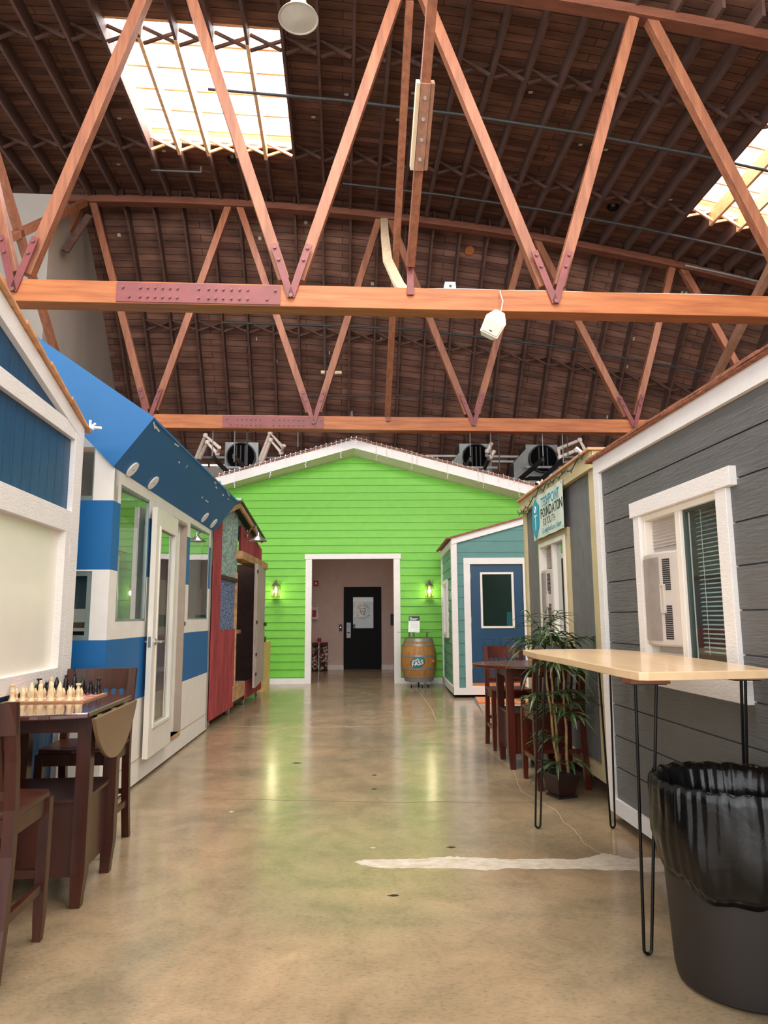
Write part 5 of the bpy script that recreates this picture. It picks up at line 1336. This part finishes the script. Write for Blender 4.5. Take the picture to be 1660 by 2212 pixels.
MB().lathe([(.02, .1), (.03, .05), (.12, -.01), (.125, -.02), (.115, -.02), (.02, .04)], 24, p1).build('lamp_shade', M['chrome'], gl_, smooth=True)
MB().lathe([(.01, .03), (.03, -.01), (.04, -.05), (.02, -.08), (.002, -.085)], 14, p1).build('bulb', M['lamp_glass'], gl_, smooth=True)
yb_ = thing('leaning_board', 'pale yellow board leaning between the shed and green wall', 'board', S, (.0, 4.2, 0))
q0 = S.at(557, 1484, 'y', 4.1); q1 = S.at(570, 1480, 'y', 4.1)
MB().hexa([(q0.x-.02, 4.1, .0), (q1.x-.01, 4.1, .0), (q1.x-.01, 4.9, 0), (q0.x-.02, 4.9, 0)], [(q0.x, 4.1, .9), (q1.x, 4.1, .9), (q1.x, 4.9, .9), (q0.x, 4.9, .9)]).build('board', mat('yellow_board', (222, 190, 112), .5), yb_)
MB().box(q0.x, q1.x, 4.15, 4.3, .9, 1.0).build('clamp', M['black'], yb_)

def hut_inside_fill(fr, p, e, c=(1, .95, .88)):  # added unseen fill inside a hut, brightens what shows through its windows
    l = bpy.data.lights.new('hut_inside_fill', 'POINT'); l.energy = e; l.color = c; l.shadow_soft_size = .15
    o = bpy.data.objects.new('hut_inside_fill', l); COL.objects.link(o); o.location = fr.W(p)
hut_inside_fill(D, (1.2, -1.6, 2.1), 14); hut_inside_fill(E_, (1.2, 1.0, 2.3), 8); hut_inside_fill(T, (1.5, 1.1, 2.3), 4); hut_inside_fill(B, (-1.3, -1.5, 2.2), 5)

# ================================================================== FURNITURE
def pub_table(fr, label, wood, topmat, up_leaf, hang_mat):
    """drop-leaf pub table; local x across, leaf hinges at x = +-0.287"""
    ax, ay, hx = .53, .465, .287
    t = thing('drop_leaf_table', label, 'pub table', fr, (0, 0, 0))
    def arcpts(x0, x1, n=26):
        xs = [x0 + (x1-x0)*i/n for i in range(n+1)]
        f = lambda x: ay*sqrt(max(0, 1-(x/ax)**2))
        return [(x, -f(x)) for x in xs] + [(x, f(x)) for x in reversed(xs)]
    MB().prism(arcpts(-hx, hx), 'z', .885, .91).build('table_top', M[topmat], t, bevel=.006)
    for s in (-1, 1):
        if s in up_leaf:
            pts = arcpts(hx+.003, ax-.0005) if s > 0 else arcpts(-ax+.0005, -hx-.003)
            MB().prism(pts, 'z', .885, .91).build('leaf', M[topmat], t, bevel=.005)
        else:
            prof = [(y_, .882 - (x_-hx)) for x_, y_ in arcpts(hx, ax-.0005)]
            MB().prism(prof, 'x', s*(hx+.012), s*(hx+.032)).build('leaf', M[hang_mat], t, bevel=.003)
            hg = MB()
            for yy in (-.24, 0, .24): hg.box(s*(hx+.0), s*(hx+.02), yy-.02, yy+.02, .876, .884)
            hg.build_each('hinge', M['brass'], t)
    MB().box(-.25, .25, -.25, .25, .80, .885).build('apron', M[wood], t)
    for sx in (-1, 1):
        for sy in (-1, 1):
            cx_, cy_ = sx*.235, sy*.235; w = .033
            mb = MB()
            prof = [(.0, .024, .008), (.05, .026, .006), (.16, .033, 0), (.45, .033, 0), (.884, .033, 0)]
            for (z0, r0, o0), (z1, r1, o1) in zip(prof, prof[1:]):
                a = [(cx_+sx*(-o0)-r0, cy_-r0, z0), (cx_+sx*(-o0)+r0, cy_-r0, z0), (cx_+sx*(-o0)+r0, cy_+r0, z0), (cx_+sx*(-o0)-r0, cy_+r0, z0)]
                b = [(cx_+sx*(-o1)-r1, cy_-r1, z1), (cx_+sx*(-o1)+r1, cy_-r1, z1), (cx_+sx*(-o1)+r1, cy_+r1, z1), (cx_+sx*(-o1)-r1, cy_+r1, z1)]
                mb.hexa(a, b)
            mb.build('leg', M[wood], t)
    cbx = MB().box(-.225, .225, -.225, .225, .13, .47).build('storage_box', M[wood], t)
    MB().box(-.245, .245, -.245, .245, .47, .49).build('shelf_top', M[wood], t, bevel=.003)
    return t
TL = Frame((-1.717, 3.80, 0), 5.3)
pub_table(TL, 'dark drop leaf pub table holding the chess set at left', 'walnut', 'walnut_top', [], 'taupe')
TR = Frame((1.36, 6.82, 0), 1.5)
pub_table(TR, 'reddish drop leaf pub table with leaves up before the tan hut', 'walnut_red', 'walnut_red', [-1, 1], 'taupe')
def pub_chair(fr, label, wood):
    t = thing('pub_chair', label, 'chair', fr, (0, 0, 0), group='slat back pub chairs')
    w, dp, sh_ = .215, .2, .61
    st = MB(); pts = [(-.21, .19), (-.21, -.16), (-.19, -.205), (0, -.225), (.19, -.205), (.21, -.16), (.21, .19)]
    st.prism(pts, 'z', sh_-.028, sh_); st.build('seat', M[wood], t, bevel=.008)
    MB().frame(-.2, .2, -.19, .19, .022, sh_-.09, sh_-.028, 'x') if False else None
    ap = MB().box(-.2, .2, -.19, -.168, sh_-.095, sh_-.028).box(-.2, .2, .165, .187, sh_-.095, sh_-.028).box(-.2, -.178, -.19, .187, sh_-.095, sh_-.028).box(.178, .2, -.19, .187, sh_-.095, sh_-.028)
    ap.build('seat_frame', M[wood], t)
    for s in (-1, 1):
        mb = MB(); cx_ = s*.192
        for (z0, r0, y0), (z1, r1, y1) in zip([(0, .016, -.172), (.1, .021, -.176), (.3, .022, -.178)], [(.1, .021, -.176), (.3, .022, -.178), (sh_-.03, .022, -.178)]):
            mb.hexa([(cx_-r0, y0-r0, z0), (cx_+r0, y0-r0, z0), (cx_+r0, y0+r0, z0), (cx_-r0, y0+r0, z0)], [(cx_-r1, y1-r1, z1), (cx_+r1, y1-r1, z1), (cx_+r1, y1+r1, z1), (cx_-r1, y1+r1, z1)])
        mb.build('leg', M[wood], t)
        mb = MB(); cur = [(0, .255), (.2, .215), (.45, .187), (.62, .185), (.8, .205), (1.03, .25)]
        for (z0, y0), (z1, y1) in zip(cur, cur[1:]):
            r = .022; mb.hexa([(cx_-r, y0-.02, z0), (cx_+r, y0-.02, z0), (cx_+r, y0+.02, z0), (cx_-r, y0+.02, z0)], [(cx_-r, y1-.02, z1), (cx_+r, y1-.02, z1), (cx_+r, y1+.02, z1), (cx_-r, y1+.02, z1)])
        mb.build('leg', M[wood], t)
        MB().box(cx_-.012, cx_+.012, -.17, .21, .2, .235).build('stretcher', M[wood], t)
    MB().box(-.18, .18, -.186, -.166, .25, .285).build('stretcher', M[wood], t); MB().box(-.18, .18, .19, .215, .27, .3).build('stretcher', M[wood], t)
    tr_ = MB(); n = 8
    for k in range(n):
        x0, x1 = -.214 + .428*k/n, -.214 + .428*(k+1)/n; f = lambda x: .022*(1-(x/.214)**2)
        tr_.hexa([(x0, .222+f(x0), .905), (x1, .222+f(x1), .905), (x1, .247+f(x1), .905), (x0, .247+f(x0), .905)], [(x0, .240+f(x0), 1.03), (x1, .240+f(x1), 1.03), (x1, .266+f(x1), 1.03), (x0, .266+f(x0), 1.03)])
    tr_.build('top_rail', M[wood], t)
    MB().box(-.18, .18, .178, .2, .655, .69).build('lower_rail', M[wood], t)
    for k in range(7):
        xx = -.15 + .05*k; MB().beam((xx, .19, .69), (xx*1.0, .235+.02*(1-(xx/.214)**2), .91), .02, .012, (0, 1, 0)).build('slat', M[wood], t)
    return t
pub_chair(Frame((-1.655, 3.045, 0), 185), 'dark pub chair cut by the left edge, nearest the camera', 'walnut')
pub_chair(Frame((-1.80, 4.41, 0), 4), 'dark pub chair behind the chess table, facing the camera', 'walnut')
pub_chair(Frame((1.30, 7.64, 0), 2), 'reddish pub chair before the blue door, behind its table', 'walnut_red')
pub_chair(Frame((1.385, 6.06, 0), 184), 'reddish pub chair behind the potted bamboo', 'walnut_red')

# chess set
bc = TL.loc(WF.at(128, 1504, 'z', .91)); BO = Frame(tuple(TL.W((-.125, .30-.0, .91))), 4.5)
b0 = WF.at(180, 1514.5, 'z', .918)
sq = .0485; half = sq*4
BO = Frame((b0.x, b0.y, .9102), 4.5); BO = Frame(tuple(BO.W((-half-.014, half+.014, 0))), 4.5)
cb = thing('chess_board', 'red and pale folding chess board on the dark table', 'chess board', BO, (0, 0, 0))
MB().box(-half-.014, half+.014, -half-.014, half+.014, 0, .008).build('board_frame', M['board_edge'], cb)
dq = MB(); lq = MB()
for i in range(8):
    for j in range(8):
        (dq if (i+j) % 2 else lq).box(-half+i*sq, -half+(i+1)*sq, -half+j*sq, -half+(j+1)*sq, .008, .0088)
dq.build('red_squares', M['board_red'], cb); lq.build('pale_squares', M['board_pink'], cb)
def piece_prof(kind):
    P = {'rook': [(.019, 0), (.019, .006), (.014, .012), (.011, .03), (.013, .045), (.014, .052), (.008, .062), (.008, .074), (.014, .08), (.014, .088), (.0, .088)],
         'knight': [(.019, 0), (.019, .006), (.014, .012), (.013, .03), (.015, .045), (.011, .055), (.007, .066), (.0, .068)],
         'bishop': [(.019, 0), (.019, .006), (.015, .012), (.014, .03), (.016, .05), (.015, .062), (.01, .075), (.008, .083), (.004, .094), (.0, .098)],
         'queen': [(.02, 0), (.02, .006), (.016, .012), (.015, .04), (.012, .07), (.012, .082), (.007, .09), (.009, .098), (.008, .106), (.0, .108)],
         'king': [(.021, 0), (.021, .006), (.017, .012), (.016, .04), (.013, .075), (.013, .09), (.007, .1), (.009, .108), (.008, .118), (.0, .12)],
         'pawn': [(.015, 0), (.015, .005), (.01, .01), (.009, .025), (.012, .034), (.009, .045), (.006, .052), (.003, .06), (.0, .062)]}
    return P[kind]
pmesh = {}
for kind in ('rook', 'knight', 'bishop', 'queen', 'king', 'pawn'):
    for cl, mt_ in (('cream', 'cream'), ('black', 'black_piece')):
        mb = MB().lathe(piece_prof(kind), 14)
        if kind == 'knight': mb.box(-.006, .006, -.004, .016, .05, .066).tube([(-.006, .004, .06), (-.007, .006, .078)], [.004, .001], 5).tube([(.006, .004, .06), (.007, .006, .078)], [.004, .001], 5)
        if kind == 'king' : mb.box(-.002, .002, -.002, .002, .118, .13).box(-.006, .006, -.002, .002, .122, .126)
        if kind in ('bishop', 'king', 'queen'): mb.box(-.011, .011, -.015, -.009, .02, .05)
        me_o = mb.build('proto', M[mt_], None, smooth=True); pmesh[(kind, cl)] = me_o.data; bpy.data.objects.remove(me_o)
order = ['rook', 'knight', 'bishop', 'queen', 'king', 'bishop', 'knight', 'rook']
ordn = ['first', 'second', 'third', 'fourth', 'fifth', 'sixth', 'seventh', 'eighth']
for cl, rank, prank in (('cream', 0, 1), ('black', 7, 6)):
    row = {'cream': 'nearest row', 'black': 'farthest row'}[cl]
    for i in range(8):
        for kind, rk_ in ((order[i], rank), ('pawn', prank)):
            o = bpy.data.objects.new('chess_' + kind, pmesh[(kind, cl)]); COL.objects.link(o)
            p = BO.W((-half + (i+.5)*sq + random.uniform(-.004, .004), -half + (rk_+.5)*sq + random.uniform(-.004, .004), .0089)); o.location = p; o.rotation_euler = (0, 0, (0 if cl == 'cream' else pi) + random.uniform(-.2, .2))
            if kind == 'pawn': o['label'] = '%s chess pawn, %s from the left in its row' % (cl, ordn[i])
            elif kind in ('king', 'queen'): o['label'] = 'tall %s chess %s in the middle of the %s' % (cl, kind, row)
            else: o['label'] = '%s chess %s, %s piece from the left in the %s' % (cl, kind, ordn[i], row)
            o['category'] = 'chess piece'; o['group'] = cl + ' chess pieces on the board'

# hairpin table
zt_ = 1.143
ol = [(1130,1404),(1160,1411.5),(1205,1419),(1262,1430),(1330,1443.5),(1362,1449),(1380,1451.5),(1400,1452),(1500,1450.5),(1600,1448.5),(1672,1447),(1676,1446),(1660,1444),(1610,1436),(1540,1426),(1445,1414),(1380,1406.5),(1320,1402.3),(1250,1402),(1180,1402.5)]
op = [WF.at(x, y, 'z', zt_) for x, y in ol]
hpt = thing('hairpin_table', 'tall pale maple table with thin black hairpin legs', 'table', WF, (1.25, 3.9, 0))
MB().prism([(p.x, p.y) for p in op], 'z', zt_-.032, zt_).build('table_top', M['maple'], hpt, bevel=.003)
def hairpin(foot, topc, ax_, sp=.09, blk=(.16, .11)):
    foot = Vector(foot); topc = Vector(topc); ax_ = Vector(ax_).normalized(); ztop = zt_-.071
    ox_, oy_ = blk
    ob = MB().box(topc.x-ox_/2, topc.x+ox_/2, topc.y-oy_/2, topc.y+oy_/2, zt_-.066, zt_-.032).build('mounting_block', M['ply'], hpt)
    MB().box(topc.x-ox_/2+.01, topc.x+ox_/2-.01, topc.y-oy_/2+.01, topc.y+oy_/2-.01, zt_-.071, zt_-.066).build('plate', M['black_metal'], ob)
    r = .0065; rb_ = .016; pts = []
    a = Vector((topc.x, topc.y, ztop)) - ax_*sp/2; b = Vector((topc.x, topc.y, ztop)) + ax_*sp/2
    f0 = Vector((foot.x, foot.y, rb_ + r))
    pts = [a]
    for k in range(0, 9):
        an = pi + pi*k/8; pts.append(f0 + ax_*rb_*cos(an) + Vector((0, 0, rb_*sin(an))))
    pts.append(b)
    MB().tube(pts, r, 10).build('leg', M['black_metal'], hpt, smooth=True)
dx = Vector((1, 0, 0))
hairpin(WF.at(1163, 1790, 'z', 0), WF.at(1170, 1422, 'z', zt_-.065), (1, 0, 0), .05)
hairpin(WF.at(1325, 1790, 'z', 0), WF.at(1307, 1458, 'y', 4.62), (1, .3, 0), .085)
hairpin(WF.at(1401, 2064, 'z', 0), WF.at(1396, 1479, 'y', 2.98), (1, .1, 0), .09)
hairpin((1.585, 3.32, 0), WF.at(1607, 1475, 'y', 3.13), (.6, .8, 0), .09, (.13, .1))

# potted bamboo
PP = WF.at(1211, 1718, 'z', 0); PC = Vector((1.335, 5.62, 0))
pl = thing('potted_bamboo', 'leafy bamboo palm in a small square dark pot', 'potted plant', WF, (PC.x, PC.y, 0))
q = Frame((PC.x, PC.y, 0), 22); 
def sqring(r, z, c_=PC, yaw=R(22)): return [(c_.x + r*sqrt(2)*cos(yaw+pi/4+k*pi/2), c_.y + r*sqrt(2)*sin(yaw+pi/4+k*pi/2), z) for k in range(4)]
MB().hexa(sqring(.07, .015), sqring(.105, .165)).build('pot', M['pot'], pl, bevel=.003)
MB().hexa(sqring(.083, .0), sqring(.083, .015)).build('saucer', M['pot_rim'], pl)
rm = MB(); 
ro, ri = sqring(.118, .165), sqring(.095, .165); ro2, ri2 = sqring(.118, .182), sqring(.095, .182)
for k in range(4): rm.hexa([ro[k], ro[(k+1) % 4], ri[(k+1) % 4], ri[k]], [ro2[k], ro2[(k+1) % 4], ri2[(k+1) % 4], ri2[k]])
rm.build('pot_rim', M['pot_rim'], pl)
MB().hexa(sqring(.095, .16), sqring(.095, .172)).build('soil', M['soil'], pl)
random.seed(11)
canes = [((-.02, .0), (-.10, .0, 1.1)), ((.0, .03), (-.04, .05, 1.0)), ((.055, .0), (.045, .0, 1.08))]
def leafblade(mb, p, d, L_, w, droop):
    d = Vector(d).normalized(); sd_ = d.cross(Vector((0, 0, 1))); sd_ = sd_.normalized() if sd_.length > .05 else Vector((1, 0, 0))
    n = 5; prev = None
    for k in range(n+1):
        t_ = k/n; c_ = p + d*L_*t_ + Vector((0, 0, -droop*L_*t_*t_)); ww_ = w*sin(pi*(t_*.86+.12))*.5
        cur = [c_ - sd_*ww_, c_ + Vector((0, 0, -ww_*.35)), c_ + sd_*ww_]
        if prev:
            b = len(mb.v); mb.v += [tuple(v) for v in prev + cur]; mb.f += [(b, b+1, b+4, b+3), (b+1, b+2, b+5, b+4)]
        prev = cur
def frond(mb, st_mb, p, az, el, L_, nl):
    """a petiole with paired blades"""
    d = Vector((cos(az)*cos(el), sin(az)*cos(el), sin(el))); pts = [p + d*L_*t_ + Vector((0, 0, -.35*L_*t_*t_)) for t_ in (0, .25, .5, .75, 1)]
    st_mb.tube(pts, [.004, .0035, .003, .0025, .002], 5)
    for k in range(nl):
        t_ = .35 + .65*k/max(1, nl-1); i = min(3, int(t_*4)); c_ = pts[i].lerp(pts[i+1], t_*4-i)
        for s in (-1, 1):
            a2 = az + s*R(random.uniform(22, 60)); dd = Vector((cos(a2), sin(a2), random.uniform(-.05, .5)))
            leafblade(mb, c_, dd, random.uniform(.13, .22), random.uniform(.018, .028), random.uniform(.15, .7))
    leafblade(mb, pts[-1], d + Vector((0, 0, -.3)), .18, .024, .8)
for ci, ((ox_, oy_), (tx_, ty_, tz_)) in enumerate(canes):
    base = PC + Vector((ox_, oy_, .16)); top_ = PC + Vector((tx_, ty_, tz_))
    pts = [base.lerp(top_, t_/8) + Vector((.006*sin(t_*2+ci), .004*cos(t_*1.7), 0)) for t_ in range(9)]
    MB().tube(pts, [.012-.0006*k for k in range(9)], 10).build('cane', M['cane'], pl, smooth=True)
    nd = MB()
    for k in range(1, 9): nd.tube([pts[k] - Vector((0, 0, .003)), pts[k] + Vector((0, 0, .003))], .0135-.0006*k, 10)
    nd.build_each('cane_node', M['cane'], pl)
    lv = MB(); stm = MB()
    for hgt, cnt in ((.24, 1), (.42, 1), (.60, 3), (.74, 3), (.98, 5), (1.12, 6)):
        for k in range(cnt):
            p = base.lerp(top_, min(1, (hgt-.16)/(tz_-.16))) if hgt < tz_ else top_ + Vector((0, 0, hgt-tz_))
            az = random.uniform(0, 2*pi) if hgt > .5 else random.uniform(pi*.8, pi*2.2)
            sc_l = .24 if hgt > .5 else .12
            frond(lv, stm, p, az, random.uniform(.1, .95), sc_l*random.uniform(.7, 1.15), 3 if hgt > .5 else 2)
    if ci == 0:
        for k in range(4): frond(lv, stm, top_ + Vector((0, 0, .08)), random.uniform(0, 6.28), 1.2, .30, 4)
    stm.build('foliage_stalks', M['leaf'], pl)['kind'] = 'stuff'; fo = lv.build('foliage', M['leaf'], pl)
    sm = fo.modifiers.new('s', 'SOLIDIFY'); sm.thickness = .0008

# waste bin
BC = Vector((1.345, 2.86, 0))
tb = thing('waste_bin', 'large dark round waste bin with black liner at right edge', 'waste bin', WF, tuple(BC))
rib = lambda an, z: 1 + .006*max(0, sin(an*10))**3
MB().lathe([(.225, .0), (.245, .015), (.252, .05), (.285, .66), (.292, .665), (.292, .70), (.275, .70), (.235, .05)], 96, BC, fn=lambda an, z: (1 + (.012 if (int((an/(2*pi))*12) % 2 == 0 and .08 < z < .6) else 0))).build('bin_body', M['bin'], tb, smooth=True)
random.seed(5)
ph = [random.uniform(0, 6.28) for _ in range(12)]
def tri(t): return abs((t % 2) - 1)
def wr_(an, z):
    k = max(0, min(1, (.73-z)/.3))
    top_f = max(0, 1-abs(z-.69)/.08)
    v = .012*sin(5*an+ph[0]) + .008*sin(9*an+ph[1]+z*14)
    v += (.003+.012*top_f)*sin(43*an+ph[2]+2*sin(5*an)) + .014*top_f*abs(sin(31*an+ph[3]+sin(7*an)))
    rim_f = max(0, 1-abs(z-.71)/.11)
    v += rim_f*(.020*tri(an*9.5+.6*sin(4*an)) + .012*tri(an*17+sin(9*an)) - .014) + (1-rim_f)*.010*tri(an*4 + z*9)
    return 1 + v*(.4+.9*k)
n = 400; prof = [(.2, .30, 0), (.240, .50, 0), (.258, .62, 0), (.270, .70, 0), (.288, .725, 0), (.300, .73, 0), (.306, .718, 0), (.308, .69, 0), (.309, .65, 0), (.311, .60, 0), (.313, .55, 0), (.312, .51, 0), (.305, .47, 1), (.296, .43, 1), (.287, .395, 1)]
bg = MB(); base = 0
for r_, z_, low in prof:
    for j in range(n):
        an = 2*pi*j/n; zz = z_ + (.02*sin(3*an+ph[4]) + .008*sin(11*an+ph[5]))*(1 if z_ < .6 and r_ > .28 else 0) + (.003*sin(23*an+ph[6]) if z_ > .68 else 0)
        if low: zz += .03*sin(2*an+ph[7])
        rr = r_ * wr_(an, z_); bg.v.append((BC.x + rr*cos(an), BC.y + rr*sin(an), zz))
for i in range(len(prof)-1):
    for j in range(n): bg.f.append((i*n+j, i*n+(j+1) % n, (i+1)*n+(j+1) % n, (i+1)*n+j))
bgo = bg.build('bin_liner', M['bag'], tb, smooth=True); sm = bgo.modifiers.new('s', 'SOLIDIFY'); sm.thickness = .0015

# barrel
BR = Vector((.665, 14.14, 0)); br = thing('wine_barrel', 'oak wine barrel with steel hoops on casters beside the doorway', 'barrel', WF, tuple(BR))
zb0, zb1 = .115, .935; rmid, rend = .348, .268
brf = lambda z: rend + (rmid-rend)*(1-((z-(zb0+zb1)/2)/((zb1-zb0)/2))**2)
MB().lathe([(0, zb0)] + [(brf(zb0+(zb1-zb0)*k/16), zb0+(zb1-zb0)*k/16) for k in range(17)] + [(.25, zb1), (.25, zb1-.03), (0, zb1-.03)], 64, (BR.x, BR.y, 0), fn=lambda an, z: 1 - (.004 if (an*28/(2*pi)) % 1 < .12 else 0)).build('staves', M['oak'], br, smooth=True)
for z0, z1 in ((.115, .175), (.19, .225), (.34, .38), (.585, .625), (.79, .825), (.875, .93)):
    hp = MB().lathe([(brf(z0)-.003, z0), (brf(z0)+.005, z0), (brf(z1)+.005, z1), (brf(z1)-.003, z1)], 64, (BR.x, BR.y, 0)).build('hoop', M['hoop'], br, smooth=True)
    rv = MB()
    for an in (-1.05, -.98): rv.disc((BR.x + (brf(z0)+.004)*cos(an), BR.y + (brf(z0)+.004)*sin(an), (z0+z1)/2), (cos(an), sin(an), 0), .006, .004, 8)
    rv.build_each('rivet', M['bolt_pale'], hp)
for an in (R(-140), R(-75), R(-30), R(90)):
    c_ = Vector((BR.x + .2*cos(an), BR.y + .2*sin(an), 0)); cs = MB().box(c_.x-.03, c_.x+.03, c_.y-.02, c_.y+.02, .06, .115).build('caster', M['strut'], br)
    MB().tube([c_ + Vector((-.012, 0, .035)), c_ + Vector((.012, 0, .035))], .035, 14).build('caster_wheel', M['black_metal'], cs)
bend = lambda off: (lambda co: (co.x, BR.y - sqrt(max(.0001, (brf(co.z)+off)**2 - (co.x-BR.x)**2)) + (co.y-BR.y)*.5, co.z))
lc = Vector((BR.x-.035, BR.y, .485))
def ellipse(rx, rz, off, mtl, name, tilt=R(14)):
    vs = []; n = 40; rings = 6; mb = MB()
    f = bend(off)
    for k in range(rings+1):
        for j in range(n):
            an = 2*pi*j/n; x_, z_ = rx*k/rings*cos(an), rz*k/rings*sin(an); xr2, zr2 = x_*cos(tilt)-z_*sin(tilt), x_*sin(tilt)+z_*cos(tilt)
            mb.v.append(f(Vector((lc.x+xr2, BR.y, lc.z+zr2))))
    for k in range(rings):
        for j in range(n): mb.f.append((k*n+j, k*n+(j+1) % n, (k+1)*n+(j+1) % n, (k+1)*n+j))
    return mb.build(name, mtl, br)
ellipse(.142, .095, .004, M['black'], 'logo_rim'); ellipse(.134, .087, .006, M['teal_logo'], 'logo_disc')
def ltext(t, size, x_, z_, mtl, off, bold=0., rot_=R(14)):
    def fn(co):
        dx_, dz_ = co.x-x_, co.z-z_; f = bend(off); return f(Vector((x_ + dx_*cos(rot_)-dz_*sin(rot_), co.y, z_ + dx_*sin(rot_)+dz_*cos(rot_))))
    text_part(t, size, mtl, br, 'logo_lettering', (x_, BR.y, z_), ext=.001, fn=fn, bold=bold, shear=.15)
ltext('FASS', .115, lc.x-.01, lc.z-.022, M['black'], .008, .007); ltext('FASS', .115, lc.x-.01, lc.z-.022, M['white_flat'], .011, .002)
ltext('vom', .075, lc.x-.045, lc.z+.045, M['black'], .008, .006); ltext('vom', .075, lc.x-.045, lc.z+.045, M['white_flat'], .011, .001)
f_ = bend(.011); dp_ = [Vector((lc.x+.035+x_, BR.y, lc.z+.055+z_)) for x_, z_ in ((0, .05), (.02, .0), (.014, -.02), (-.008, -.022), (-.016, -.005))]
mb = MB(); vs = [f_(p) for p in dp_]; mb.add(vs + [(v[0], v[1]-.003, v[2]) for v in vs], [(0, 1, 2, 3, 4), (5, 6, 7, 8, 9)]); mb.build('logo_drop', M['box_blue'], br)
bu = R(-42); MB().tube([(BR.x+.34*cos(bu), BR.y+.34*sin(bu), .5), (BR.x+.39*cos(bu), BR.y+.39*sin(bu), .5)], [.03, .024], 14).build('bung', M['oak'], br)
gt = thing('glass_top', 'round glass top on short metal posts above the barrel', 'glass top', WF, (BR.x, BR.y, .905))
MB().lathe([(0, 1.045), (.42, 1.045), (.42, 1.055), (0, 1.055)], 48, (BR.x, BR.y, 0)).build('glass_disc', M['glass_green'], gt)
for an in (R(-120), R(-150+300), R(-35)):
    MB().tube([(BR.x+.2*cos(an), BR.y+.2*sin(an), .905), (BR.x+.2*cos(an), BR.y+.2*sin(an), 1.045)], .017, 12).build('post', M['strut'], gt, smooth=True)
sg = thing('counter_sign', 'small white and navy printed sign standing on the glass top', 'sign', WF, (BR.x-.1, BR.y-.1, 1.055))
sx0, sx1 = BR.x-.205, BR.x+.02; sy = BR.y-.1
MB().hexa([(sx0, sy-.02, 1.056), (sx1, sy-.02, 1.056), (sx1, sy-.014, 1.056), (sx0, sy-.014, 1.056)], [(sx0+.02, sy+.05, 1.36), (sx1+.005, sy+.05, 1.36), (sx1+.005, sy+.056, 1.36), (sx0+.02, sy+.056, 1.36)]).build('card', M['white_flat'], sg)
tt = lambda z: (z-1.056)/.304
yz = lambda z: sy-.022 + .07*tt(z)
MB().hexa([(sx0+.014, yz(1.27), 1.27), (sx1+.003, yz(1.27), 1.27), (sx1+.003, yz(1.27)+.002, 1.27), (sx0+.014, yz(1.27)+.002, 1.27)], [(sx0+.02, yz(1.36), 1.36), (sx1+.005, yz(1.36), 1.36), (sx1+.005, yz(1.36)+.002, 1.36), (sx0+.02, yz(1.36)+.002, 1.36)]).build('header_band', M['navy'], sg)
MB().box(sx0+.035, sx1-.03, yz(1.31)-.002, yz(1.31)+.003, 1.302, 1.316).box(sx0+.035, sx1-.06, yz(1.29)-.002, yz(1.29)+.003, 1.284, 1.294).box(sx0+.035, sx0+.075, yz(1.34)-.002, yz(1.34)+.003, 1.333, 1.341).build('print_line', M['white_flat'], sg)
ic = MB()
for i in range(3):
    for j in range(3):
        x_, z_ = sx0+.07+.045*i, 1.15+.043*j; ic.box(x_-.005, x_+.005, yz(z_)-.002, yz(z_)+.003, z_-.007, z_+.007)
ic.build('icon', M['grey_print'], sg)
MB().box((sx0+sx1)/2-.03, (sx0+sx1)/2+.03, sy+.01, sy+.09, 1.055, 1.06).build('foot', M['white_flat'], sg)
